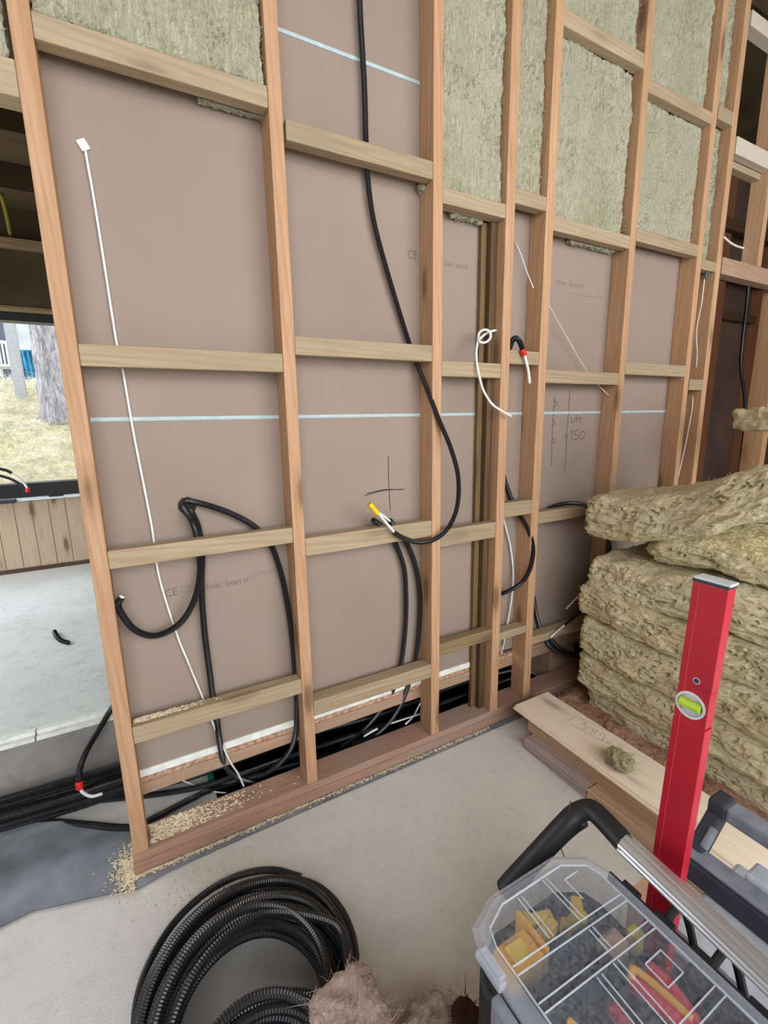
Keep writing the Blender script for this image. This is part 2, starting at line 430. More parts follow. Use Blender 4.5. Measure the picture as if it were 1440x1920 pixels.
MB().box(WX0+0.07, WX1-0.07, 3.20, 3.206, 1.075, 2.35).obj('pane', 'window_pane', win)
MB().box(WX0, WX1, 3.05, 3.16, 0.945, 0.962, 0.003).obj('window_sill', 'sill_white', win)
MB().box(WX0, WX1, 3.10, 3.17, 2.415, 2.437, 0.002).box(WX0, WX1, 3.12, 3.17, 2.44, 2.455, 0.002).obj('window_lintel', 'rough_X', win)
# far-room shell: ceiling, side walls
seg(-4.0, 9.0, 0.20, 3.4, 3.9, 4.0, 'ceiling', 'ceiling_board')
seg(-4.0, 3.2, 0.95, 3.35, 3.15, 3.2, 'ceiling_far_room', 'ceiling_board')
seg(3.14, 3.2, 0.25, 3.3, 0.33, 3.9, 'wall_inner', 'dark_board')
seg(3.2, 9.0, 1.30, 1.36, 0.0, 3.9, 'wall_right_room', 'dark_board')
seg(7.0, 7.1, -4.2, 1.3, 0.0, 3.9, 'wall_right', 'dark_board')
seg(-4.0, 9.0, -4.2, 0.2, 4.2, 4.3, 'ceiling_near_room', 'rough_Z')
seg(-4.0, 2.26, 0.24, 0.30, 3.9, 4.2, 'trim_4', 'ceiling_board')
seg(-4.1, -4.0, -4.2, 0.55, 0.0, 4.2, 'wall_left_added', 'added_lining')  # left and near walls: unseen, added to cut the incoming daylight
seg(-4.1, -4.0, 0.55, 1.2, 0.0, 4.2, 'wall_left_far_added', 'added_lining')
seg(-4.1, 7.1, -4.3, -4.2, 0.0, 0.9, 'wall_near_lower_added', 'added_lining')  # added wall pieces leave an opening sized to limit the daylight
seg(-4.1, 7.1, -4.3, -4.2, 3.3, 4.2, 'wall_near_upper_added', 'added_lining')
seg(-4.1, -2.6, -4.3, -4.2, 0.9, 3.3, 'wall_near_left_added', 'added_lining')
seg(4.6, 7.1, -4.3, -4.2, 0.9, 3.3, 'wall_near_right_added', 'added_lining')

# plasterboard sheets behind the studs, laid lengthways in three courses
BY = 0.095
def board(z0, z1, label):
    o = MB().box(-0.110, 3.11, BY, BY+0.0125, z0, z1, 0.0).obj('plasterboard_sheet', 'plasterboard')
    return tag(o, label, 'plasterboard')
b1 = board(0.3355, 1.566, 'grey-brown plasterboard course below the pale blue seam, down to the white bottom strip')
b2 = board(1.574, 2.779, 'grey-brown plasterboard course above the waist-high pale blue seam')
b3 = board(2.787, 3.98, 'grey-brown plasterboard course at the top above the sloping-looking blue seam')
for z, lb in ((1.57, 'pale blue joint line running level across the plasterboard at mid height'), (2.783, 'pale blue joint line high up in the bay with the long black conduit')):
    tag(MB().box(-0.11, 3.11, BY-0.0015, BY+0.011, z-0.005, z+0.005).box(-0.11, 3.11, BY-0.0025, BY, z-0.0075, z-0.0055).obj('seam_strip', 'line_blue'), lb, 'joint strip')
tag(MB().box(-0.11, 1.43, BY-0.006, BY+0.012, 0.308, 0.3353, 0.001).obj('edge_strip', 'white_strip'), 'white strip along the bottom edge of the plasterboard', 'strip')
tag(MB().box(-0.11, 2.26, BY-0.002, BY+0.02, 0.284, 0.306, 0.001).obj('chipboard_edge', 'osb_edge'), 'thin reddish chipboard edge under the white strip', 'board edge')
tag(MB().box(-0.11, 3.11, BY-0.006, BY+0.075, 0.236, 0.283, 0.003).obj('sole_beam', 'beam_X'), 'brown timber beam below the plasterboard, over the dark cable gap', 'beam')

# printing and marks on the boards (flat on the board face)
def text(parent, s, px, py, h, mat, name='printing', shear=0.0, wx=1.0):
    cu = bpy.data.curves.new('t', 'FONT'); cu.body = s; cu.size = h; cu.shear = shear; cu.extrude = 0.0002; cu.space_character = 1.05
    t = bpy.data.objects.new('t', cu); C.objects.link(t)
    bpy.context.view_layer.update()
    dg = bpy.context.evaluated_depsgraph_get(); me = bpy.data.meshes.new_from_object(t.evaluated_get(dg))
    bpy.data.objects.remove(t)
    x, y, z = P(px, py, Y=BY-0.0006)
    v = [(x+p.co.x*wx, BY-0.0006-p.co.z, z+p.co.y) for p in me.vertices]; f = [tuple(q.vertices) for q in me.polygons]
    o = link(name, v, f, mat, parent); bpy.data.meshes.remove(me); return o
def strokes(parent, lines, wdt, mat, name='pencil_mark'):
    vv = MB()
    for L in lines:
        p = [P(x, y, Y=BY-0.0008) for x, y in L]; q = spline(p, 0.012)
        v, f = sweep(q, wdt, 4, flat=1.0); v = np.array(v); v[:, 1] = BY-0.0008+(v[:, 1]-(BY-0.0008))*0.3; vv.add(v, f)
    return vv.obj(name, mat, parent)
text(b1, 'Siniat  Smart H', 384, 1106, 0.030, 'print_grey', 'board_printing', 0.15, 0.80)
text(b1, 'C\u20ac'.replace('\u20ac', 'E'), 309, 1120, 0.040, 'print_grey', 'ce_mark', 0, 0.85)
text(b2, 'CE', 764, 484, 0.045, 'print_grey', 'ce_mark', 0, 0.85)
text(b2, 'Siniat  Smart H', 833, 498, 0.030, 'print_faint', 'board_printing', 0.15, 0.62)
text(b2, 'Siniat  Smart H', 1043, 532, 0.030, 'print_faint', 'board_printing', 0.15)
text(b1, 'Siniat  Smart H', 1021, 986, 0.030, 'print_faint', 'board_printing', 0.15)
mb = MB()                                       # the unreadable fine print beside the name, as faint broken rules
for (xa, xb, z, bb) in ((0.10, 0.165, 0.987, 1), (0.10, 0.165, 0.978, 1), (0.10, 0.165, 0.968, 1), (0.345, 0.46, 0.994, 1), (0.345, 0.44, 0.984, 1)):
    x = xa
    while x < xb:
        l = random.uniform(0.006, 0.018); mb.box(x, min(x+l, xb), BY-0.0012, BY-0.0004, z, z+0.0025); x += l+0.004
mb.obj('fine_print', 'print_faint', b1)['kind'] = 'stuff'
mb = MB(); x = 1.99
while x < 2.22:
    l = random.uniform(0.01, 0.03); mb.box(x, x+l, BY-0.0012, BY-0.0004, 2.140, 2.1425); x += l+0.008
mb.obj('fine_print', 'print_faint', b2)['kind'] = 'stuff'
strokes(b1, [[(728, 855), (729, 905), (732, 958)], [(682, 930), (718, 920), (758, 917)], [(686, 926), (722, 918), (752, 918)]], 0.0016, 'pencil', 'pen_cross')
strokes(b1, [[(1040, 742), (1036, 800), (1034, 875)], [(1069, 732), (1064, 800), (1059, 888)],
             [(1040, 752), (1046, 757), (1038, 764)], [(1037, 788), (1042, 793), (1035, 800)], [(1035, 820), (1041, 826), (1034, 832)],
             [(1064, 812), (1057, 820), (1066, 816)],
             [(1071, 782), (1071, 792), (1076, 792), (1079, 783)], [(1083, 778), (1081, 793)], [(1079, 785), (1086, 784)], [(1091, 782), (1086, 784), (1090, 789), (1085, 793)],
             [(1070, 811), (1074, 806), (1071, 824)], [(1084, 807), (1078, 808), (1078, 815), (1084, 816), (1083, 823), (1076, 824)], [(1093, 808), (1088, 814), (1089, 823), (1095, 820), (1097, 811), (1093, 808)]], 0.0022, 'pencil_faint', 'pencil_writing')
# dark disc painted as the shaded conduit hole in the leftmost bay
hx, hy, hz = P(351, 948, Y=BY)
n = 28; ring = [(hx+0.030*math.cos(2*PI*i/n)*(1+0.05*math.sin(3*i)), hz+0.030*math.sin(2*PI*i/n)*(1+0.05*math.cos(2*i))) for i in range(n)]
vv = [(x, BY-0.001, z) for x, z in ring]+[(hx+(x-hx)*0.94, BY+0.012, hz+(z-hz)*0.94) for x, z in ring]
link('hole_disc', vv, [tuple(range(n))]+[(i, (i+1) % n, n+(i+1) % n, n+i) for i in range(n)], 'hole_shade', b1)

# ================================================================ STUDS AND NOGGINGS
def stick(name, x0, x1, y0, y1, z0, z1, mat, label, cat, group=None, dx=0.0, bev=0.003):
    mb = MB().box(x0, x1, y0, y1, z0, z1, bev)
    if dx: mb.v = [(x+dx*(z-z0)/(z1-z0), y, z) for x, y, z in mb.v]
    return tag(mb.obj(name, mat, origin=((x0+x1)/2, (y0+y1)/2, z0)), label, cat, group)
SX = {1: (-0.144, -0.097), 2: (0.488, 0.532), 3: (1.099, 1.144), 4: (1.460, 1.508), 5: (1.688, 1.736), 6: (2.268, 2.314), 7: (2.870, 2.915), 8: (3.060, 3.108)}
SDX = {6: -0.005, 7: -0.03, 8: -0.02}
SL = {1: 'knotty pine stud at the left end of the frame, beside the window room',
      2: 'pine stud between the leftmost bay and the bay with the marked cross',
      3: 'pine stud crossed at the front by the long black conduit',
      4: 'pine stud beside the dark weathered post, white cable hanging across it',
      5: 'pine stud right of the hooked conduit with red tape',
      6: 'pine stud right of the pencilled 150',
      7: 'pine stud with a thin white wire just to its right',
      8: 'last pine stud, next to the dark opening at the right'}
for k, (a, b_) in SX.items():
    stick('wall_stud', a, b_, 0.0, BY-0.001, 0.086, 3.98, 'pine_Z', SL[k], 'stud', dx=SDX.get(k, 0))
stick('weathered_post', 1.424, 1.459, 0.045, BY-0.001, 0.086, 2.355, 'weathered_Z', 'dark weathered post standing against the fourth stud', 'post')
stick('batten', 1.395, 1.4235, 0.072, BY-0.001, 0.086, 2.355, 'rough_Z', 'dark narrow batten behind the weathered post', 'batten')
BAYN = {1: 'leftmost bay', 2: 'bay with the long black conduit', 3: 'bay left of weathered post', 4: 'narrow bay with the red-taped conduit end',
        5: 'bay with the pencilled 150', 6: 'bay right of the pencilled 150', 7: 'slim last bay with thin white wire'}
ROW = {'A': 'lowest', 'B': 'second from bottom', 'C': 'third from bottom', 'D': 'fourth, just under the wool', 'U': 'topmost, within the wool'}
NG = {'1A': (0.504, 0.566, 'treated_X', 0.050), '1B': (1.116, 1.174, 'treated_X', 0.045), '1C': (1.717, 1.778, 'treated_X', 0.045), '1D': (2.497, 2.556, 'pale_X', 0.045),
      '2A': (0.386, 0.452, 'treated_X', 0.062), '2B': (1.056, 1.126, 'treated_X', 0.045), '2C': (1.776, 1.838, 'treated_X', 0.045), '2D': (2.424, 2.484, 'treated_X', 0.045),
      '3A': (0.482, 0.538, 'rough_X', 0.048), '3B': (1.000, 1.076, 'treated_X', 0.045), '3C': (1.721, 1.782, 'treated_X', 0.045), '3D': (2.354, 2.408, 'pale_X', 0.06),
      '4A': (0.462, 0.502, 'pale_X', 0.06), '4B': (1.088, 1.159, 'treated_X', 0.045), '4C': (1.783, 1.842, 'treated_X', 0.045), '4D': (2.420, 2.476, 'treated_X', 0.045),
      '5A': (0.378, 0.423, 'treated_X', 0.06), '5B': (1.030, 1.089, 'treated_X', 0.045), '5C': (1.706, 1.766, 'treated_X', 0.045), '5D': (2.354, 2.412, 'pale_X', 0.045), '5U': (3.11, 3.170, 'pale_X', 0.045),
      '6C': (1.761, 1.824, 'pale_X', 0.045), '6D': (2.397, 2.456, 'treated_X', 0.045), '6U': (3.032, 3.086, 'treated_X', 0.045), '6B': (1.06, 1.12, 'treated_X', 0.045),
      '7C': (1.689, 1.750, 'treated_X', 0.045), '7D': (2.342, 2.395, 'treated_X', 0.045), '7U': (3.072, 3.136, 'pale_X', 0.045)}
for k, (z0, z1, mt, dep) in NG.items():
    bay = int(k[0]); xa = SX[bay][1]; xb = SX[bay+1][0]
    if bay == 7 and k != '7C': xa -= 0.012; xb -= 0.006
    if k in ('2D',): xa += 0.008
    if k == '5B': xb = 2.13
    if k == '6U': xa -= 0.004; xb -= 0.014
    if k == '6D': xb -= 0.012
    lab = '%s nogging, %s' % (BAYN[bay], ROW[k[1]])
    if k == '5B': lab = 'short timber nogging ending at a cut board in the %s' % BAYN[bay]
    if k == '6B': lab = 'timber nogging behind the insulation stack, hidden low in the %s' % BAYN[bay]
    o = stick('nogging', xa+0.0005, xb-0.0005, 0.001, 0.001+dep, z0, z1, mt, lab, 'nogging', 'noggings between the studs', bev=0.004)
# header of the opening at the left and the wool over it
stick('door_header', -1.6, -0.1445, 0.0, 0.07, 2.356, 2.438, 'pale_X', 'pale timber header over the opening at the far left', 'header')
# sole plate in two layers, end at the left
pl = thing('sole_plate', 'brown double sole plate under all the studs', 'sole plate', (-0.145, 0.0, 0.0))
MB().box(-0.148, 3.62, -0.002, 0.118, 0.052, 0.086, 0.004).obj('upper_plate', 'plate_X', pl)
MB().box(-0.150, 3.62, -0.004, 0.112, 0.008, 0.0515, 0.003).obj('lower_plate', 'plate_X', pl)
# top plate
stick('top_plate', -1.6, 4.2, 0.0, 0.095, 3.982, 4.03, 'plate_X', 'timber top plate closing the studs under the ceiling', 'top plate')

# framing right of the wall: header, posts and beams of the next opening
stick('door_header', 3.109, 4.4, 0.0, 0.07, 2.342, 2.432, 'beam_X', 'pinkish timber header over the dark opening at right', 'header')
stick('wall_stud', 3.50, 3.545, 0.0, 0.095, 2.433, 3.98, 'pine_Z', 'short pine stud standing on the header at the right edge', 'stud')
stick('door_post', 3.60, 3.67, 0.02, 0.13, 0.086, 2.340, 'timber_Z', 'wide timber post below the header at the right edge', 'post') if False else None
wood('timber_Z', 'Z', (198, 158, 118), (178, 136, 98), (140, 100, 66), knots=0.4)
_x = P(1418, 640, Y=0.12)[0]
mb = MB().box(_x, _x+0.07, 0.0, 0.12, 0.0, 2.340, 0.003)
tag(mb.obj('door_post', 'timber_Z', origin=(_x+0.035, 0.06, 0)), 'wide timber post below the header at the right edge', 'post')
stick('cross_beam', 3.109, 4.2, 0.0, 0.045, 2.955, 3.04, 'white_X', 'whitish timber beam crossing high in the right opening', 'beam')
stick('cross_beam', 3.109, 4.2, 0.046, 0.095, 2.92, 2.954, 'pale_X', 'thin pale timber under the whitish beam at right', 'beam')
stick('cross_beam', 3.109, 4.2, 0.0, 0.06, 3.55, 3.62, 'white_X', 'whitish timber beam at the top right corner', 'beam')
for i, (x, lb) in enumerate(((4.35, 'reddish brown timber post deep behind the last pine stud'), (5.35, 'reddish brown timber post deep behind the short stud on the header'), (6.3, 'reddish brown timber post farthest right in the dark room'))):
    stick('dark_room_post', x, x+0.18, 1.19, 1.298, 0.0, 3.88, 'brown_Z', lb, 'post')
stick('rail', 3.21, 6.9, 1.12, 1.185, 2.86, 2.98, 'dark_X', 'dark horizontal rail in the room at the right, above the header', 'rail')
stick('rail', 3.21, 6.9, 1.12, 1.185, 3.3, 3.4, 'dark_X', 'upper dark horizontal rail in the room at the right', 'rail')
stick('rail', 3.21, 6.9, 1.22, 1.299, 2.52, 2.60, 'dark_X', 'dark rail across the brown panel at right, below header height', 'rail')
# beams under the far-room ceiling, seen above the window
for i, (y, z0, lb) in enumerate(((2.35, 3.0, 'dark ceiling joist nearest the window wall'), (1.62, 3.0, 'dark ceiling joist nearer the opening, over the window room'))):
    stick('ceiling_joist', -4.0, 3.1, y, y+0.07, z0, 3.148, 'dark_X', lb, 'joist')
stick('ceiling_joist', -4.0, 3.1, 3.04, 3.118, 2.86, 2.92, 'rough_X', 'timber ledge on the wall above the window', 'ledge')

# ================================================================ MINERAL WOOL BETWEEN THE STUDS
def infill(x0, x1, z0, z1, yf, seed, label, inset=0.010):
    def disp(p, n):
        q = p*np.array([34, 20, 10]); d = 0.010*fbm(p*np.array([6, 6, 4])+seed, 3)
        r = 1-np.abs(fbm(q+seed, 4)); d += 0.011*(r-0.75)
        d += 0.005*fbm(p*np.array([150, 90, 60])+seed, 2)
        cr = fbm(p*np.array([26, 18, 13])+seed*2, 3); d -= 0.009*np.clip((np.abs(cr)*-1+0.09)/0.09, 0, 1)*np.clip(fbm(p*7+seed, 2)*3+0.4, 0, 1)
        side = np.abs(n[:, 0]) > 0.6; d[side] += 0.012*fbm(p[side]*14+seed, 3)
        return d
    V, F, N = soft_box((x0+inset, yf, z0+0.004), (x1-inset, BY-0.006, z1-0.002), 0.0052, 0.012, disp, seed)
    V[:, 1] = np.minimum(V[:, 1], BY-0.002)
    o = link('mineral_wool_batt', V, F, 'wool_green')
    st = strands(V, N, 900, 0.022, 0.0012, int(seed*10)+1, where=(N[:, 1] < -0.2))
    st.obj('loose_fibres', 'wool_green', o)['kind'] = 'stuff'
    return tag(o, label, 'insulation')
infill(-0.095, 0.489, 2.555, 3.3, 0.012, 1.1, 'green-grey wool batt above the topmost nogging of the leftmost bay')
infill(1.144, 1.462, 2.408, 3.9, 0.028, 2.3, 'tall green-grey wool batt above the weathered post')
infill(1.508, 1.690, 2.476, 3.9, 0.034, 3.7, 'slim wool batt in the narrow bay of the red-taped conduit')
infill(1.736, 2.262, 2.414, 3.11, 0.040, 4.9, 'wool batt over the pencilled 150, between two noggings')
infill(1.736, 2.255, 3.172, 3.95, 0.034, 5.2, 'wool batt at the top over the pencilled 150')
infill(2.312, 2.848, 2.458, 3.034, 0.040, 6.6, 'wool batt between two noggings, second bay from the right')
infill(2.310, 2.843, 3.088, 3.95, 0.038, 7.4, 'uppermost wool batt, second bay from the right')
infill(2.906, 3.048, 2.397, 3.070, 0.050, 8.8, 'narrow strip of wool left of the last stud, below its nogging')
infill(2.895, 3.044, 3.138, 3.95, 0.045, 9.5, 'narrow strip of wool left of the last stud, at the top')
infill(-1.55, -0.150, 2.440, 3.3, 0.010, 10.2, 'wool batt over the header of the opening at far left')
def tuft(px, py, Y, r, mat, seed, label, cat='insulation scrap', squash=(1, 1, 1), name='wool_tuft', z=None, fib=120):
    c = np.array(P(px, py, Y=Y) if z is None else P(px, py, Z=z))
    V, F, N = soft_box(c-np.array(squash)*r, c+np.array(squash)*r, r/11, r*0.75*min(squash), lambda p, n: r*0.6*fbm(p*(1.3/r)+seed, 4), seed)
    o = link(name, V, F, mat, smooth=True)
    strands(V, N, fib, r*0.9, r*0.02, seed+3).obj('loose_fibres', mat, o)['kind'] = 'stuff'
    return tag(o, label, cat)
tuft(793, 352, 0.07, 0.018, 'wool_green', 3, 'small wool scrap under the nogging end beside the third stud')
tuft(874, 404, 0.075, 0.030, 'wool_green', 4, 'wool bulging below the pale nogging left of the weathered post', squash=(2.6, 0.5, 0.7))
tuft(1110, 462, 0.072, 0.018, 'wool_green', 9, 'ragged wool edge hanging below the nogging over the pencilled 150', squash=(9, 0.8, 0.55), fib=300)
tuft(440, 205, 0.072, 0.012, 'wool_green', 11, 'ragged wool edge below the upper nogging of the leftmost bay', squash=(9, 1.0, 0.6), fib=260)
tuft(1335, 525, 0.06, 0.022, 'wool_green', 6, 'wool scrap beside the metal clip in the last bay')

# ================================================================ CABLES AND CONDUITS ON THE WALL
RC = 0.0115; PT = 0.0046
YB = 0.073                                     # the gap between nogging and board
def path(*pts): return [P(x, y, Y=yy) for x, y, yy in pts]
# long conduit
t = thing('black_conduit', 'long black conduit hanging from above, looping across the third stud to a yellow-capped end', 'conduit', P(741, 1000, Y=-0.03))
tube('hose', path((672, -60, YB), (676, 40, YB), (683, 160, YB), (686, 262, YB), (689, 330, YB), (702, 420, YB), (732, 530, YB), (766, 640, YB), (781, 680, 0.066), (803, 735, 0.02), (822, 785, -0.016), (845, 840, -0.03), (859, 895, -0.035), (857, 950, -0.035), (840, 990, -0.032), (815, 1011, -0.03), (785, 1017, -0.028), (757, 1009, -0.026), (738, 998, -0.024)), RC*0.92, 'black_conduit', t, PT)
tube('white_cable', path((741, 1000, -0.024), (722, 978, -0.024), (706, 957, -0.024)), 0.0055, 'white_cable', t)
# two conduits rising in the second bay
t = thing('black_conduit', 'left one of two black conduits curving up in the bay of the marked cross', 'conduit', P(760, 1144, Y=YB))
tube('hose', path((700, 975, 0.02), (714, 985, 0.05), (728, 1000, 0.068), (741, 1018, YB), (757, 1062, YB), (761, 1110, YB), (761, 1160, YB), (757, 1210, YB), (751, 1250, YB), (741, 1283, 0.078), (722, 1320, 0.14), (684, 1366, 0.2), (640, 1400, 0.2)), RC, 'black_conduit', t, PT)
t = thing('black_conduit', 'right one of two black conduits curving up in the bay of the marked cross', 'conduit', P(785, 1122, Y=YB))
tube('hose', path((731, 976, 0.015), (742, 990, 0.05), (752, 1003, 0.068), (763, 1019, YB), (779, 1060, YB), (787, 1110, YB), (787, 1160, YB), (783, 1210, YB), (778, 1245, YB), (768, 1278, 0.078), (752, 1320, 0.10), (729, 1355, 0.13), (700, 1380, 0.16), (660, 1395, 0.17)), RC, 'black_conduit', t, PT)
tube('white_cable', path((731, 977, 0.015), (716, 965, 0.0), (704, 957, -0.02)), 0.0055, 'white_cable', t)
mb = MB()
a = Vector(P(708, 963, Y=-0.022)); b_ = Vector(P(693, 945, Y=-0.024))
v, f = sweep(spline([a, (a+b_)/2, b_], 0.004), [0.010, 0.0125, 0.013, 0.012, 0.0115, 0.011, 0.010, 0.008][:len(spline([a, (a+b_)/2, b_], 0.004))] if len(spline([a, (a+b_)/2, b_], 0.004)) <= 8 else 0.011, 10)
tag(link('tape_cap', v, f, 'yellow_tape', smooth=True), 'yellow tape cap joining white cable ends near the marked cross', 'tape')
# leftmost bay
t = thing('black_conduit', 'black conduit from the round hole curling back to a cut end by the first stud', 'conduit', P(300, 1190, Y=0.07))
tube('hose', path((341, 945, 0.115), (346, 955, 0.082), (359, 975, 0.055), (368, 1000, 0.062), (373, 1035, YB), (375, 1075, 0.065), (366, 1120, 0.05), (345, 1160, 0.045), (315, 1184, 0.045), (283, 1192, 0.045), (252, 1180, 0.045), (232, 1157, 0.045), (221, 1135, 0.045), (228, 1120, 0.045)), RC, 'black_conduit', t, PT)
tube('cut_end', path((227, 1121, 0.045), (230, 1117, 0.045)), RC*0.8, 'white_cable', t)
t = thing('black_conduit', 'black conduit from the round hole dropping straight down into the floor gap', 'conduit', P(385, 1200, Y=YB))
tube('hose', path((352, 952, 0.11), (360, 962, 0.082), (372, 990, 0.07), (379, 1040, YB), (378, 1100, YB), (383, 1180, YB), (393, 1260, YB), (401, 1322, YB), (407, 1352, 0.075), (412, 1390, 0.072), (421, 1432, 0.10), (445, 1458, 0.15), (480, 1468, 0.2)), RC, 'black_conduit', t, PT)
t = thing('black_conduit', 'black conduit arching from the round hole over to the second stud and down', 'conduit', P(545, 1180, Y=YB))
tube('hose', path((343, 940, 0.11), (358, 940, 0.08), (398, 950, 0.06), (440, 966, 0.062), (478, 988, 0.068), (508, 1022, YB), (528, 1080, YB), (540, 1140, YB), (548, 1200, YB), (554, 1270, YB), (557, 1330, 0.074), (552, 1388, 0.08), (530, 1425, 0.12), (498, 1450, 0.16), (460, 1462, 0.2)), RC, 'black_conduit', t, PT)
t = thing('white_cable', 'white cable hanging down the leftmost bay from a scrap of tape', 'cable', P(232, 700, Y=0.088))
tube('cable', path((160, 283, 0.088), (172, 350, 0.088), (190, 460, 0.088), (218, 640, 0.088), (231, 700, 0.088), (251, 815, 0.088), (284, 985, 0.088), (298, 1080, 0.088), (330, 1185, 0.088), (352, 1240, 0.085), (383, 1315, 0.084), (401, 1360, 0.078), (430, 1425, 0.075), (446, 1450, 0.11), (457, 1474, 0.13)), 0.0038, 'white_cable', t)
p0 = P(156, 272, Y=BY-0.004)
MB().box(-0.012, 0.012, -0.004, 0.003, -0.014, 0.014, 0.002, T=Matrix.Translation(Vector(p0)) @ Matrix.Rotation(-0.5, 4, 'Y')).obj('tape_scrap', 'white_strip', t)
# narrow bay: hooked conduit
t = thing('black_conduit', 'short hooked black conduit end with red tape and a white cable', 'conduit', P(966, 640, Y=0.0))
tube('hose', path((953, 664, YB), (955, 655, 0.07), (957, 648, 0.055), (961, 638, 0.03), (967, 634, 0.01), (974, 640, -0.006), (980, 656, -0.012)), 0.0125, 'black_conduit', t, PT)
tube('tape_band', path((979, 655, -0.012), (983, 666, -0.013)), 0.0135, 'red_tape', t)
tube('cable', path((983, 665, -0.013), (988, 684, -0.016), (991, 700, -0.018), (993, 719, -0.018)), 0.0065, 'white_cable', t)
# knotted white cable
t = thing('white_cable', 'knotted white cable hanging from the fourth stud', 'cable', P(898, 702, Y=0.0))
tube('cable', path((936, 619, 0.05), (926, 620, 0.035), (914, 624, 0.02), (903, 632, 0.01), (898, 638, 0.006), (902, 642, -0.004), (910, 642, -0.01), (918, 636, -0.01), (920, 627, -0.006), (914, 619, 0.0), (905, 619, 0.012), (898, 625, 0.02), (896, 640, 0.012), (893, 658, 0.0), (894, 680, -0.01), (898, 703, -0.02), (906, 731, -0.03), (922, 757, -0.036), (940, 770, -0.036), (959, 781, -0.036)), 0.0052, 'white_cable', t, nseg=10)
# thin wires
tag(tube('thin_wire', path((967, 456, 0.088), (977, 478, 0.07), (986, 505, 0.05), (1000, 540, 0.03)), 0.0024, 'white_cable'), 'thin white wire across the top of the narrow bay to the fifth stud', 'wire')
tag(tube('thin_wire', path((1029, 572, 0.02), (1060, 627, 0.05), (1101, 697, 0.065), (1122, 722, 0.065), (1141, 741, 0.045)), 0.0018, 'white_cable'), 'thin slanting white wire behind the nogging above the pencilled 150', 'wire')
tag(tube('thin_wire', path((1321, 520, 0.03), (1316, 565, 0.03), (1306, 620, 0.03), (1307, 665, 0.034), (1303, 705, 0.06), (1299, 745, 0.05), (1297, 770, 0.04), (1285, 835, 0.03), (1270, 900, 0.03)), 0.0030, 'white_cable'), 'thin white wire down the slim last bay', 'wire')
c0 = P(1322, 516, Y=0.03)
tag(MB().box(c0[0]-0.014, c0[0]+0.014, 0.015, 0.03, c0[2]-0.022, c0[2]+0.022, 0.003).cyl((c0[0], 0.016, c0[2]), (c0[0], 0.008, c0[2]), 0.01).obj('wire_clip', 'galvanised'), 'small metal clip at the top of the thin wire in the last bay', 'clip')
t = thing('black_conduit', 'black conduit loop sweeping across the lower part of the fifth stud', 'conduit', P(1000, 1032, Y=0.0))
tube('hose', path((940, 875, YB), (948, 905, YB), (961, 940, YB), (975, 967, 0.055), (990, 992, 0.02), (999, 1022, 0.0), (998, 1050, -0.012), (990, 1075, -0.012), (977, 1093, 0.0), (959, 1105, 0.03), (940, 1113, 0.06), (925, 1113, YB)), RC, 'black_conduit', t, PT)
tag(tube('white_cable', path((943, 950, 0.08), (946, 980, 0.08), (957, 1026, 0.08), (962, 1075, 0.075), (959, 1123, 0.075), (952, 1166, 0.075), (946, 1200, 0.078), (939, 1228, 0.12), (934, 1245, 0.2)), 0.0045, 'white_cable'), 'slack white cable low in the narrow bay', 'cable')
t = thing('black_conduit', 'black conduit arching over the short nogging behind the insulation stack', 'conduit', P(1065, 944, Y=YB))
tube('hose', path((1015, 975, YB), (1031, 953, 0.06), (1060, 944, 0.03), (1088, 945, 0.01), (1108, 955, -0.01), (1125, 975, -0.02), (1140, 1010, -0.02), (1145, 1060, 0.0)), RC, 'black_conduit', t, PT)
t = thing('black_conduit', 'black conduit coming down left of the board with the cable shadows', 'conduit', P(1010, 1160, Y=YB))
tube('hose', path((1001, 1120, YB), (1004, 1145, YB), (1011, 1172, YB), (1018, 1190, 0.075), (1032, 1212, 0.06), (1055, 1226, 0.05), (1078, 1230, 0.05), (1095, 1225, 0.05)), RC, 'black_conduit', t, PT)
t = thing('black_conduit', 'second black conduit lying beside the one left of the cable shadows', 'conduit', P(1030, 1200, Y=0.09))
tube('hose', path((1022, 1182, 0.05), (1034, 1200, 0.055), (1050, 1216, 0.055), (1072, 1226, 0.06), (1090, 1235, 0.06)), RC, 'black_conduit', t, PT)
t = thing('black_cable', 'black cable with a stripped white end beside the insulation stack', 'cable', P(1060, 1168, Y=-0.01))
tube('sheath', path((1120, 1120, -0.02), (1097, 1139, -0.02), (1077, 1157, -0.02), (1058, 1172, -0.02)), 0.007, 'black_plastic', t)
tube('stripped_end', path((1058, 1172, -0.02), (1048, 1181, -0.02), (1032, 1195, -0.01)), 0.0045, 'white_cable', t)
pp = [(1061+i*2.2, 1142-i*2.3+(2.0 if i % 2 else -2.0), -0.01) for i in range(17)]
tag(tube('twisted_wire', path(*pp), 0.0026, 'white_cable', step=0.004), 'twisted white wire pair against the board beside the insulation stack', 'wire')
tag(tube('black_conduit', [P(x, y, Y=0.5) for x, y in ((1404, 520), (1401, 560), (1392, 640), (1389, 690), (1396, 745), (1396, 800), (1385, 900))], 0.013, 'black_conduit', step=0.01), 'black conduit hanging in the dark opening at right', 'conduit')
tag(tube('white_cable', path((1352, 440, 0.05), (1372, 457, 0.07), (1392, 465, 0.09), (1408, 466, 0.095)), 0.006, 'white_cable'), 'white cable crossing the top right opening to the short stud', 'cable')
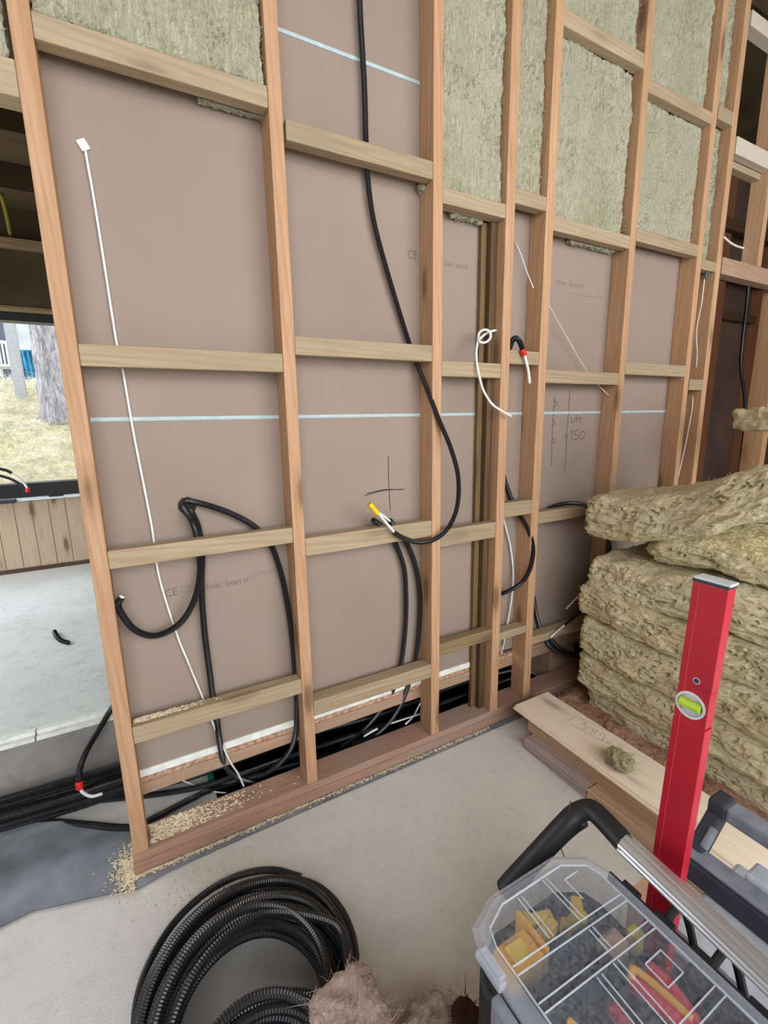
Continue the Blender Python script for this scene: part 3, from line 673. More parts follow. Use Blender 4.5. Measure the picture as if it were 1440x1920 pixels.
# cable left of the frame, draped over the slab edge
t = thing('black_conduit', 'black conduit over the slab edge ending in red tape', 'conduit', P(150, 1450, Y=0.44))
tube('hose', [P(245, 1270, Z=0.35), P(225, 1305, Z=0.352), P(208, 1330, Z=0.345), P(187, 1366, Y=0.49), P(163, 1407, Y=0.45), P(150, 1440, Y=0.40), P(148, 1466, Y=0.36)], 0.0125, 'black_conduit', t, PT)
tube('tape_band', [P(148, 1466, Y=0.36), P(150, 1479, Y=0.355)], 0.0138, 'red_tape', t)
tube('cable', [P(150, 1478, Y=0.355), P(157, 1487, Y=0.345), P(172, 1493, Y=0.34), P(192, 1488, Y=0.34)], 0.0065, 'white_cable', t)
# bundle of conduits along the trench
bund = [((0, 1500), (130, 1462), (232, 1432), 0.13), ((0, 1512), (130, 1474), (236, 1442), 0.10), ((0, 1524), (140, 1486), (238, 1452), 0.07), ((0, 1533), (140, 1494), (240, 1460), 0.10),
        ((0, 1540), (140, 1500), (240, 1470), 0.05), ((0, 1548), (140, 1508), (240, 1476), 0.045), ((0, 1556), (140, 1516), (242, 1482), 0.02)]
WHB = ['backmost', 'second from the back', 'third from the back', 'middle', 'third from the front', 'second from the front', 'foremost']
for i, (a, b_, c_, z) in enumerate(bund):
    p1 = np.array(P(*a, Z=z+0.012)); p2 = np.array(P(*b_, Z=z+0.012)); p3 = np.array(P(*c_, Z=z+0.012))
    p0 = p1+(p1-p2)*1.2; rest = [np.array([0.1+0.55*j, min(0.50, p3[1]-0.01+0.012*math.sin(j*2+i)), max(0.015, z+0.012-0.01*j)]) for j in range(1, 5)]
    tag(tube('black_conduit', [p0, p1, p2, p3]+rest, 0.0125, 'black_conduit', pitch=0.006), 'black conduit in the trench bundle at the lower left, '+WHB[i], 'conduit', 'bundle of conduits in the trench')
p = [P(-70, 1560, Z=0.014), P(0, 1550, Z=0.014), P(90, 1542, Z=0.014), P(160, 1546, Z=0.014), P(245, 1551, Z=0.014), P(300, 1528, Z=0.014), P(360, 1498, Z=0.014), P(430, 1470, Z=0.014), (0.9, 0.17, 0.014)]
tag(tube('black_conduit', p, 0.0135, 'black_conduit', pitch=0.006), 'single black conduit on the floor running under the first stud', 'conduit')
for i, (y, z, lb) in enumerate(((0.20, 0.10, 'black conduit sagging in the gap below the beam, front'), (0.26, 0.14, 'black conduit sagging in the gap below the beam, middle'), (0.33, 0.17, 'black conduit sagging in the gap below the beam, rear'))):
    tag(tube('black_conduit', [(-0.45, 0.485, 0.03), (0.0, y+0.12, 0.02), (0.25, y+0.03, z*0.6), (0.6, y, z*0.8), (1.0, y+0.02, z*0.5), (1.5, y, z*0.7), (1.95, y+0.04, 0.03)], 0.0125, 'black_conduit', pitch=0.006), lb, 'conduit')
tag(tube('white_cable', [P(338, 1462, Z=0.03), P(370, 1474, Z=0.012), P(400, 1484, Z=0.01), P(424, 1487, Z=0.008)], 0.0035, 'white_cable'), 'thin pale cable on the floor under the leftmost bay', 'cable')
tag(tube('white_cable', path((728, 1358, 0.13), (765, 1346, 0.13), (800, 1335, 0.13)), 0.0035, 'white_cable'), 'white cable lying in the dark gap left of the third stud', 'cable')
tag(tube('white_cable', path((760, 1358, 0.125), (775, 1343, 0.15), (786, 1322, 0.2), (800, 1300, 0.25)), 0.0045, 'white_cable'), 'white cable rising steeply in the dark gap left of the third stud', 'cable')
tag(tube('white_cable', path((682, 1381, 0.15), (695, 1373, 0.14), (708, 1366, 0.13)), 0.005, 'white_cable'), 'white cable end beside the conduit in the dark gap of the second bay', 'cable')
c0 = P(395, 1457, Z=0.02)
tag(MB().box(c0[0]-0.012, c0[0]+0.012, c0[1]-0.012, c0[1]+0.012, 0.0, 0.028, 0.003).obj('green_tape', 'green_tape'), 'scrap of green tape on the floor behind the leftmost bay', 'tape')
# black foil hanging behind the gap, and two added sheets that darken it
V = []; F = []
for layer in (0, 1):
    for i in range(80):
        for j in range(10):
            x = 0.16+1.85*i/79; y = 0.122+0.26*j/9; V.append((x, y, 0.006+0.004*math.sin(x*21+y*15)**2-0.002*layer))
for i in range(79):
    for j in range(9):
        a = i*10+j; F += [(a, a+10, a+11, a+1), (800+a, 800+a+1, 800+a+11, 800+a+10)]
tag(link('black_gap_sheet', V, F, 'gap_black', smooth=True), 'added black sheet darkening the floor of the cable gap behind the sole plate', 'foil')  # added so that the lit floor of the gap reads black
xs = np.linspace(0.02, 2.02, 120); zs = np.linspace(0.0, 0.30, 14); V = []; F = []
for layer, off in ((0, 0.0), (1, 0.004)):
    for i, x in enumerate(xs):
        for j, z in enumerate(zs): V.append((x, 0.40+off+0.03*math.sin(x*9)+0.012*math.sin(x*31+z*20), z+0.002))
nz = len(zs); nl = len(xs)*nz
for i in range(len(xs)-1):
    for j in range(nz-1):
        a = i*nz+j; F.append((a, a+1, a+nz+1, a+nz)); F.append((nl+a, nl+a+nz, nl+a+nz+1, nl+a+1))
tag(link('black_gap_sheet', V, F, 'gap_black', smooth=True), 'black plastic foil hanging behind the cable gap under the beam', 'foil')
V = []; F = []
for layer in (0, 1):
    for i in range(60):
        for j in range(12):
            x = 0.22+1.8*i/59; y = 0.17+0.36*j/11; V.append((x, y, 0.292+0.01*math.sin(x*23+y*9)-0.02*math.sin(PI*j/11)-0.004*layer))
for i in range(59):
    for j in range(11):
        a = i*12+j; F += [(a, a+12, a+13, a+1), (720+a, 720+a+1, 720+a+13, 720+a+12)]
tag(link('black_gap_sheet', V, F, 'gap_black', smooth=True), 'added black sheet blocking light above the cable gap, from the beam to the slab', 'foil')  # added to stop far-room light from falling into the gap
tag(MB().box(2.03, 3.10, 0.13, 0.38, 0.0, 0.235, 0.004).obj('timber_block', 'beam_X'), 'brown timber block closing the cable gap near the insulation stack', 'timber')
c0 = P(1086, 1213, Y=0.125)
tag(MB().box(c0[0]-0.04, c0[0]+0.04, 0.1225, 0.129, c0[2]-0.05, c0[2]+0.03, 0.001).obj('black_tape', 'black_plastic'), 'strip of black tape on the brown timber block', 'tape')
# cut conduit scrap on the slab
tag(tube('conduit_offcut', [P(x, y, Z=0.343) for x, y in ((102, 1184), (106, 1193), (115, 1201), (128, 1205))], 0.0125, 'black_conduit', pitch=0.006, nseg=10), 'short black conduit offcut on the pale floor of the window room', 'offcut')
tag(tube('yellow_strap', [P(3, 365, Z=2.99), P(12, 400, Z=2.97), P(20, 440, Z=2.95)], 0.014, 'dull_yellow', step=0.03), 'dull yellow strap hanging from the dark ceiling above the window', 'strap')
# cables by the window
t = thing('black_cable', 'upper black cable with purple-white end before the window sill', 'cable', P(40, 900, Y=2.9))
tube('sheath', [P(x, y, Y=2.9) for x, y in ((-60, 860), (-20, 872), (0, 879), (12, 882), (22, 887))], 0.012, 'black_plastic', t)
tube('core', [P(x, y, Y=2.9) for x, y in ((22, 887), (35, 896), (46, 907), (52, 917))], 0.008, 'white_cable', t)
tube('tape_band', [P(52, 915, Y=2.9), P(52, 923, Y=2.9)], 0.014, 'red_tape', t)
t = thing('black_cable', 'lower black cable drooping before the window sill', 'cable', P(30, 905, Y=2.92))
tube('sheath', [P(x, y, Y=2.92) for x, y in ((-60, 880), (-20, 888), (0, 892), (22, 899), (40, 910), (50, 919))], 0.011, 'black_plastic', t)
p = P(10, 938, Y=3.04)
tag(MB().box(p[0]-0.4, p[0]+0.07, 2.97, 3.05, p[2]-0.02, p[2]+0.006, 0.004).obj('dark_case', 'navy_plastic'), 'dark blue flat case at the front of the window sill', 'case')
p = P(105, 927, Y=3.07)
tag(MB().box(p[0]-0.05, p[0]+0.05, 3.055, 3.085, 0.962, 0.972, 0.003).obj('sill_clip', 'window_black'), 'small black bar lying on the white window sill', 'bar')

# ================================================================ MEMBRANE AND SAWDUST
poly = [P(x, y, Z=0)[:2] for x, y in ((-120, 1590), (0, 1568), (60, 1553), (130, 1549), (200, 1556), (245, 1560))]+[(-0.12, 0.13)]+[(3.2, 0.125), (3.2, -0.030), (1.6, -0.030), (0.55, -0.034), (0.1, -0.04), (-0.05, -0.045)]+[P(x, y, Z=0)[:2] for x, y in ((262, 1668), (200, 1682), (120, 1700), (60, 1712), (0, 1742), (-120, 1800))]
bm = bmesh.new(); vs = [bm.verts.new((x, y, 0)) for x, y in poly]; f = bm.faces.new(vs); bmesh.ops.triangulate(bm, faces=[f])
for _ in range(5):
    es = [e for e in bm.edges if e.calc_length() > 0.035]
    if es: bmesh.ops.subdivide_edges(bm, edges=es, cuts=1); bmesh.ops.triangulate(bm, faces=bm.faces[:])
V = np.array([v.co[:] for v in bm.verts]); bm.verts.index_update(); F = [[v.index for v in q.verts] for q in bm.faces]; bm.free()
free = np.clip((-0.16-V[:, 0])/0.2, 0, 1)
V[:, 2] = 0.003+0.003*(V[:, 0] < 10)+free*(0.010+0.010*np.sin(V[:, 1]*26+V[:, 0]*7+0.8*np.sin(V[:, 0]*9)))+free*0.006*fbm(V*6, 2)
VV = np.vstack([V, V-np.array([0, 0, 0.003])]); nV = len(V)
tag(link('damp_proof_membrane', VV, [tuple(q) for q in F]+[tuple(i+nV for i in q[::-1]) for q in F], 'membrane', smooth=True), 'dark grey membrane strip under the sole plate, rippling out at lower left', 'membrane')
def chips(name, n, fn, label, seed, s=0.004):
    rs = np.random.RandomState(seed); mb = MB()
    for i in range(n):
        x, y, z = fn(rs); l = s*(0.5+rs.rand()*1.3); a = rs.rand()*PI
        T = Matrix.Translation((x, y, z+l*0.15)) @ Matrix.Rotation(a, 4, 'Z') @ Matrix.Rotation(rs.randn()*0.3, 4, 'X')
        mb.add([T @ Vector(q) for q in ((-l, -l*.4, 0), (l, -l*.4, 0), (l, l*.4, 0), (-l, l*.4, 0), (0, 0, l*.5))], [(3, 2, 1, 0), (0, 1, 4), (1, 2, 4), (2, 3, 4), (3, 0, 4)])
    return tag(mb.obj(name, 'sawdust'), label, 'sawdust', kind='stuff')
chips('sawdust', 420, lambda r: (-0.09+abs(r.randn())*0.10, 0.022+r.rand()*0.028, 0.566), 'sawdust on the lowest nogging of the leftmost bay', 1, 0.0035)
chips('sawdust', 900, lambda r: (-0.09+abs(r.randn())*0.16, 0.02+r.rand()*0.09, 0.086), 'sawdust on the left end of the sole plate', 2)
chips('sawdust', 1500, lambda r: (-0.15+r.rand()**1.6*1.6, -0.006-abs(r.randn())*0.008, 0.007), 'line of sawdust on the membrane along the sole plate', 3, 0.003)
chips('sawdust', 900, lambda r: (-0.15-abs(r.randn())*0.03, 0.03+r.randn()*0.05, 0.010), 'sawdust heap around the left end of the sole plate', 4, 0.003)
chips('sawdust', 260, lambda r: (0.05+r.randn()*0.16, -0.13+r.randn()*0.05, 0.0), 'sawdust scattered on the concrete before the first bay', 5, 0.003)

# ================================================================ COIL OF CONDUIT
NT = 34; pts = []; rs = np.random.RandomState(5)
jit = rs.randn(NT+8, 4)
for k in range(NT*16):
    t_ = k/(NT*16.0); i = k/16.0; a = 2*PI*i+0.6
    i0 = int(i); fr = i-i0; J = jit[i0]*(1-fr)+jit[i0+1]*fr
    R_ = 0.276-0.082*t_+0.016*J[0]; cx = 0.122-0.02*t_+0.012*J[1]; cy = -0.495-0.245*t_+0.014*J[2]
    z = 0.02+0.215*t_+0.012*J[3]*min(1, i/2)+0.018*t_*math.sin(a*1+2)+0.035*t_*max(0, math.sin(a))
    pts.append((cx+R_*math.cos(a), cy+R_*0.98*math.sin(a), max(0.014, z)))
for k in range(1, 5*16+6):                                   # last loose turns falling inwards
    a = 2*PI*(NT+k/16.0)+0.6; u = min(1.0, k/20.0); t_ = 1.0
    R_ = 0.197*(1-u)+(0.175-0.006*k/16)*u; cx = 0.102*(1-u)+0.075*u+0.010*math.sin(k*0.11); cy = -0.74*(1-u)-0.93*u+0.012*math.sin(k*0.17)
    pts.append((cx+R_*math.cos(a), cy+R_*math.sin(a), 0.25-0.06*u+0.022*(k/16)*u+0.03*math.sin(a+0.5)))
tag(tube('conduit_coil', pts, 0.0122, 'black_conduit', pitch=0.0072, nseg=9), 'big coil of ribbed black conduit on the concrete floor', 'coil of conduit')

# ================================================================ PLANKS
BT = 0.152
pw = thing('tongue_and_groove_board', 'pale pine board with a pencilled box, lying on the timber pile', 'board', (1.64, -0.85, BT-0.026))
def plankpoly(y):  # cross-section in XZ with tongue on the left edge
    x0, x1 = 1.535, 1.765
    return [(x0-0.010, BT-0.017), (x0, BT-0.017), (x0, BT-0.026), (x1, BT-0.026), (x1, BT-0.002), (x1-0.003, BT), (x0+0.004, BT), (x0, BT-0.004), (x0, BT-0.009), (x0-0.010, BT-0.009)]
cs = plankpoly(0); ya, yb = -0.094, -1.62
V = [(x, ya, z) for x, z in cs]+[(x, yb, z) for x, z in cs]; n = len(cs)
link('board', V, [tuple(range(n)), tuple(range(2*n-1, n-1, -1))]+[(i, n+i, n+(i+1) % n, (i+1) % n) for i in range(n)], 'whitewood_Y', pw)
# pencil drawing on the board: a box and figures
def on_board(lines, mat, name, wdt=0.0011):
    vv = MB()
    for L in lines:
        q = spline([P(x, y, Z=BT+0.0004) for x, y in L], 0.01); v, f = sweep(q, wdt, 4); v = np.array(v); v[:, 2] = BT+0.0004+(v[:, 2]-BT-0.0004)*0.3; vv.add(v, f)
    return vv.obj(name, mat, pw)
def c2(x, y): return (940+x/2.88, 1260+y/2.88)
on_board([[c2(350, 268), c2(395, 292), c2(480, 340), c2(590, 390)], [c2(362, 262), c2(405, 237)], [c2(405, 237), c2(500, 285), c2(615, 335)],
          [c2(430, 285), c2(455, 272), c2(450, 295), c2(470, 302), c2(440, 310)], [c2(480, 300), c2(500, 312), c2(480, 330), c2(505, 335), c2(515, 310)],
          [c2(530, 345), c2(545, 330), c2(560, 345), c2(540, 372)], [c2(570, 385), c2(605, 372)], [c2(568, 415), c2(605, 402)]], 'pencil_faint', 'pencil_writing', 0.0009)
tag(MB().box(1.565, 1.70, -0.16, -1.60, 0.045, BT-0.027, 0.003).obj('timber_beam', 'timber_Y'), 'tan timber beam carrying the pale board', 'timber')
tag(MB().box(1.50, 1.68, -0.20, -0.545, 0.004, 0.0445, 0.004).obj('timber_offcut', 'grey_Y'), 'greyish timber piece on the floor under the front end of the pile', 'timber')
tag(MB().box(1.50, 1.68, -0.550, -1.60, 0.004, 0.0445, 0.004).obj('timber_offcut', 'timber_Y'), 'tan timber on the floor under the pile, behind the greyish piece', 'timber')
c0 = P(1160, 1432, Z=BT+0.02)
tuft(1162, 1425, None, 0.034, 'wool_tuft', 21, 'greenish wool tuft sitting on the pale pine board', z=BT+0.028, squash=(1, 1.3, 0.9), fib=500)

# ================================================================ STACK OF WOOL BATTS
def slab(lo, hi, seed, warp, label, mat='wool_stack', res=0.0085, amp=1.0, fib=3500):
    def disp(p, n):
        side = 1-np.abs(n[:, 2])
        d = amp*0.022*fbm(p*np.array([7, 6, 8])+seed, 3)
        r = 1-np.abs(fbm(p*np.array([11, 4.5, 40])+seed, 4)); d += amp*0.026*(r-0.7)*(0.25+0.75*side)
        d += 0.006*fbm(p*np.array([90, 50, 150])+seed, 2)
        fl = fbm(p*np.array([12, 7, 26])+seed*3, 3); d += amp*0.012*np.clip(fl*4-0.6, 0, 1)*side-amp*0.022*np.clip((0.07-np.abs(fl+0.15))/0.07, 0, 1)*side
        return d
    V, F, N = soft_box(lo, hi, res, 0.045, disp, seed)
    V = warp(V)
    V[:, 2] = np.maximum(V[:, 2], 0.002)
    o = link('mineral_wool_batt', V, F, mat)
    strands(V, N, fib//5, 0.018, 0.0012, int(seed*7)+2, where=(N[:, 0] < 0.3)).obj('loose_fibres', mat, o)['kind'] = 'stuff'
    return tag(o, label, 'insulation')
def wp(kz=0.0, sagf=0.0, dx=0.0, yc=-0.2, wav=0.012, ph=0.0, bend=0.0):
    def f(V):
        V = V.copy(); u = (yc-V[:, 1])
        V[:, 2] += kz*u+bend*u*u+wav*np.sin(V[:, 1]*7+ph)+wav*0.6*np.sin(V[:, 0]*9+ph)
        V[:, 0] += dx*u
        return V
    return f
slab((1.92, -1.45, 0.0), (2.60, -0.20, 0.205), 1.3, wp(wav=0.004), 'bottom wool batt of the tall stack, on the floor', amp=0.7)
slab((1.89, -1.45, 0.20), (2.58, -0.16, 0.385), 2.7, wp(wav=0.006, ph=1), 'second wool batt from the bottom of the tall stack', amp=0.8)
slab((1.87, -1.42, 0.38), (2.58, -0.17, 0.575), 3.9, wp(wav=0.010, ph=2), 'third wool batt from the bottom of the tall stack')
slab((1.86, -1.42, 0.57), (2.58, -0.15, 0.735), 4.4, wp(wav=0.012, ph=2.4), 'fourth wool batt from the bottom of the tall stack')
slab((1.88, -1.42, 0.73), (2.58, -0.18, 0.905), 5.6, wp(wav=0.014, ph=0.6), 'fifth wool batt up, its top surface partly bare')
slab((1.96, -1.42, 0.915), (2.58, -0.42, 1.03), 6.1, wp(kz=0.02, wav=0.006), 'thin short wool batt tucked under the top one', fib=2500)
slab((1.88, -1.42, 0.985), (2.62, -0.14, 1.185), 7.8, wp(kz=0.08, bend=0.36, wav=0.010, ph=1.2), 'topmost wool batt of the tall stack, curling up to the right', fib=5000)
V, F, N = soft_box((2.78, -0.60, 1.46), (3.1, -0.30, 1.57), 0.012, 0.02, lambda p, n: 0.03*fbm(p*14, 4), 3.0)
o = tag(link('wool_scrap', V, F, 'wool_stack'), 'torn wool scrap on top of the stack at the right edge', 'insulation')
# brown glass wool between planks and stack
def lump(lo, hi, seed, mat, label, res=0.010, amp=0.03, fib=900, fl=0.045, ns=(10, 10, 10), name='glass_wool', rad=0.04):
    V, F, N = soft_box(lo, hi, res, rad, lambda p, n: amp*fbm(p*np.array(ns)+seed, 5)+0.5*amp*(1-np.abs(fbm(p*26+seed, 3)))-0.3*amp, seed)
    V[:, 2] = np.maximum(V[:, 2], 0.003)
    o = link(name, V, F, mat, smooth=False)
    strands(V, N, fib, fl*0.6, 0.0013, int(seed)+5, 0.6).obj('loose_fibres', mat, o)['kind'] = 'stuff'
    return tag(o, label, 'insulation')
lump((1.80, -1.55, 0.0), (1.93, -0.10, 0.11), 31.0, 'wool_brown', 'reddish brown glass wool between the pine board and the stack', fib=3000, amp=0.022)
lump((1.80, -0.19, 0.0), (2.10, -0.045, 0.07), 33.0, 'wool_brown', 'reddish brown glass wool heap before the sole plate', fib=1200, amp=0.02, rad=0.03)
lump((0.24, -1.15, 0.0), (0.40, -0.735, 0.13), 41.0, 'wool_greybrown', 'grey-brown glass wool in the foreground, left lump', fib=1500, amp=0.03, ns=(14, 14, 6))
lump((0.20, -1.08, 0.27), (0.345, -0.84, 0.36), 49.0, 'wool_greybrown', 'grey-brown glass wool lying on the near side of the conduit coil', fib=600, amp=0.022, ns=(14, 14, 10), rad=0.035)
lump((0.385, -1.20, 0.0), (0.56, -0.83, 0.12), 43.0, 'wool_greybrown', 'grey-brown glass wool in the foreground, middle lump', fib=900, amp=0.03, ns=(14, 14, 6))
lump((0.54, -1.2, 0.0), (0.60, -0.895, 0.15), 45.0, 'wool_darkbrown', 'dark brown glass wool piece in the foreground', fib=500, amp=0.02, rad=0.025, res=0.007)
lump((0.66, -1.25, 0.0), (0.72, -1.02, 0.10), 47.0, 'wool_greybrown', 'small wool tuft left of the organiser', fib=400, amp=0.02, rad=0.025, res=0.007)
c0 = P(568, 1934, Z=0.2)
tag(MB().box(-0.03, 0.03, -0.02, 0.02, -0.008, 0.008, 0.006, T=Matrix.Translation(Vector(c0)) @ Matrix.Rotation(0.35, 4, 'Z')).obj('red_strip', 'red_plastic'), 'red plastic edge at the bottom beside the coil', 'plastic')

# ================================================================ TOOL TOTE WITH ORGANISER
H = 0.600
tote = thing('tool_tote', 'black tool tote with a clear-lidded organiser and an aluminium bar handle', 'toolbox', (0.64, -1.3, 0.0))
out = [(0.458, -1.095), (0.476, -1.048), (0.545, -1.018), (0.726, -1.018), (0.792, -1.055), (0.806, -1.10), (0.806, -1.62), (0.458, -1.62)]
def inset(poly, d):
    n = len(poly); r = []
    cx = sum(p[0] for p in poly)/n; cy = sum(p[1] for p in poly)/n
    for i in range(n):
        a = Vector(poly[i-1]); b_ = Vector(poly[i]); c_ = Vector(poly[(i+1) % n])
        n1 = Vector((-(b_-a).y, (b_-a).x)).normalized(); n2 = Vector((-(c_-b_).y, (c_-b_).x)).normalized()
        if n1.dot(Vector((cx, cy))-b_) < 0: n1 = -n1
        if n2.dot(Vector((cx, cy))-b_) < 0: n2 = -n2
        k = (n1+n2).normalized(); r.append(tuple(b_+k*(d/max(0.3, k.dot(n1)))))
    return r
def ringprism(mb, po, pi, z0, z1):
    n = len(po)
    v = [(x, y, z0) for x, y in po]+[(x, y, z0) for x, y in pi]+[(x, y, z1) for x, y in po]+[(x, y, z1) for x, y in pi]; f = []
    for i in range(n):
        j = (i+1) % n
        f += [(i, n+i, n+j, j), (2*n+i, 2*n+j, 3*n+j, 3*n+i), (i, j, 2*n+j, 2*n+i), (n+i, 3*n+i, 3*n+j, n+j)]
    mb.add(v, f)
# body
MB().prism(inset(out, 0.016), 0.02, 0.515).obj('body', 'black_plastic', tote)
mb = MB(); ringprism(mb, inset(out, 0.010), inset(out, 0.022), 0.50, H-0.016); mb.obj('tray', 'clear_wall', tote)
MB().prism(inset(out, 0.02), 0.5155, 0.520).obj('tray_floor', 'black_plastic', tote)
# lid: sloping rim, flat raised panel and moulded ribs
lid = MB(); p0_ = out; p1_ = inset(out, 0.012); p2_ = inset(out, 0.030)
n = len(out); v = []
for pp_, z in ((p0_, H-0.016), (p0_, H-0.008), (p1_, H-0.001), (p2_, H-0.001)): v += [(x, y, z) for x, y in pp_]
f = [(k*n+i, k*n+(i+1) % n, (k+1)*n+(i+1) % n, (k+1)*n+i) for k in range(3) for i in range(n)]
lid.add(v, f); lidr = lid.obj('lid_rim', 'clear_rim', tote)
lidp = MB().prism(inset(out, 0.029), H+0.001, H+0.0035).obj('lid', 'clear_lid', tote)
mb = MB()
def rib(xa, ya, xb, yb, w_=0.0011, h_=0.0030):
    L = math.hypot(xb-xa, yb-ya); a = math.atan2(yb-ya, xb-xa)
    mb.box(0, L, -w_, w_, H+0.0032, H+0.0032+h_, 0.0008, T=Matrix.Translation((xa, ya, 0)) @ Matrix.Rotation(a, 4, 'Z'))
def band(xa, ya, xb, yb, g=0.007):
    L = math.hypot(xb-xa, yb-ya); nx, ny = -(yb-ya)/L*g, (xb-xa)/L*g
    rib(xa+nx, ya+ny, xb+nx, yb+ny); rib(xa-nx, ya-ny, xb-nx, yb-ny)
pin = inset(out, 0.031)
for i in range(len(pin)):
    a, b_ = pin[i-1], pin[i]; rib(a[0], a[1], b_[0], b_[1], 0.0014, 0.0036)
band(0.492, -1.146, 0.773, -1.158); band(0.492, -1.206, 0.773, -1.216); band(0.592, -1.055, 0.590, -1.139, 0.005); band(0.664, -1.052, 0.666, -1.146, 0.005)
band(0.667, -1.164, 0.666, -1.206, 0.005); band(0.658, -1.222, 0.650, -1.6, 0.006); band(0.614, -1.222, 0.600, -1.6, 0.006)
rib(0.70, -1.075, 0.74, -1.075); rib(0.70, -1.075, 0.70, -1.12); rib(0.70, -1.25, 0.745, -1.25); rib(0.745, -1.25, 0.745, -1.29); rib(0.70, -1.25, 0.70, -1.29); rib(0.70, -1.29, 0.745, -1.29); band(0.665, -1.335, 0.772, -1.335, 0.008)
mb.obj('lid_ribs', 'pale_clear', lidp)
mb = MB()                                       # compartment walls under the lid
for xa, xb, ya, yb in ((0.480, 0.784, -1.151, -1.148), (0.480, 0.784, -1.212, -1.209), (0.590, 0.592, -1.148, -1.05), (0.664, 0.666, -1.148, -1.04), (0.665, 0.667, -1.209, -1.151), (0.654, 0.657, -1.6, -1.212), (0.607, 0.609, -1.6, -1.212), (0.66, 0.784, -1.337, -1.334)):
    mb.box(xa, xb, ya, yb, 0.5205, H-0.004)
mb.obj('compartment_walls', 'clear_wall', tote)
mb = MB()                                       # black hinge edge on the right
mb.box(0.8065, 0.815, -1.62, -1.10, 0.565, 0.588, 0.002)
for y in (-1.13, -1.20, -1.27, -1.36, -1.45): mb.cyl((0.817, y, 0.585), (0.817, y-0.035, 0.585), 0.008, n=12)
mb.obj('hinge', 'black_plastic', tote)
mb = MB().box(0.438, 0.456, -1.235, -1.145, 0.47, 0.585, 0.004).box(0.430, 0.440, -1.23, -1.15, 0.455, 0.50, 0.003)
for y in (-1.165, -1.185, -1.205): mb.box(0.434, 0.4385, y-0.004, y+0.004, 0.50, 0.57, 0.001)
mb.obj('latch', 'handle_grey', tote)
MB().box(0.452, 0.470, -1.150, -1.085, 0.585, 0.603, 0.004).box(0.460, 0.474, -1.143, -1.09, 0.600, 0.607, 0.002).obj('lid_clip', 'clear_rim', tote)
mb = MB(); ringprism(mb, [(0.435, -1.27), (0.470, -1.24), (0.470, -1.33), (0.445, -1.33)], [(0.444, -1.276), (0.463, -1.259), (0.463, -1.32), (0.451, -1.32)], 0.560, 0.585); mb.obj('lid_clip', 'clear_rim', tote)
# handle: black arm, bend, aluminium bar
A = [P(945, 1668, Z=0.44), P(965, 1645, Z=0.475), P(1009, 1598, Z=0.55), P(1060, 1543, Z=0.625), P(1082, 1524, Z=0.648), P(1106, 1518, Z=0.664), P(1128, 1534, Z=0.668), P(1178, 1588, Z=0.663)]
q = spline(A, 0.006); v, f = sweep(q, 0.0235, 14, flat=0.85); link('handle_arm', v, f, 'black_plastic', tote, smooth=True)
q = spline([Vector(A[1])+Vector((0.015, -0.004, -0.03)), Vector(P(1022, 1606, Z=0.52)), Vector(P(1068, 1560, Z=0.59)), Vector(P(1095, 1540, Z=0.63))], 0.006); v, f = sweep(q, 0.012, 10); link('handle_web', v, f, 'black_plastic', tote, smooth=True)
a = Vector(P(1172, 1582, Z=0.663)); b_ = Vector((0.792, -1.62, 0.663)); d = (b_-a).normalized()
ns = 40; prof = []
for i in range(ns):
    an = 2*PI*i/ns; rr = 0.0245-(0.0020 if i % 4 == 0 else 0)
    prof.append((rr*math.cos(an), rr*0.9*math.sin(an)))
sx = d.cross(Vector((0, 0, 1))).normalized(); sz = sx.cross(d)
V = [a+sx*x+sz*z for x, z in prof]+[b_+sx*x+sz*z for x, z in prof]
link('handle_bar', V, [tuple(range(ns-1, -1, -1)), tuple(range(ns, 2*ns))]+[(i, (i+1) % ns, ns+(i+1) % ns, ns+i) for i in range(ns)], 'aluminium', tote)
mb = MB().box(0.812, 0.90, -1.62, -1.08, 0.02, 0.10, 0.004)
for y in (-1.215, -1.30): mb.add(*sweep(spline([(0.818, y, 0.575), (0.86, y-0.01, 0.60), (0.875, y-0.04, 0.50)], 0.01), 0.008, 8))
mb.box(0.84, 0.885, -1.62, -1.24, 0.10, 0.47, 0.006)
mb.obj('centre_bracket', 'black_plastic', tote)
tag(tube('black_string', [P(1062, 1545, Z=0.67), P(1066, 1525, Z=0.70), P(1070, 1502, Z=0.72)], 0.0012, 'black_plastic', step=0.004), 'thin black thread standing up from the tote handle', 'thread')
tag(tube('black_string', [P(1044, 1575, Z=0.60), P(1052, 1592, Z=0.56), P(1058, 1606, Z=0.52)], 0.0012, 'black_plastic', step=0.004), 'thin black thread hanging below the tote handle arm', 'thread')

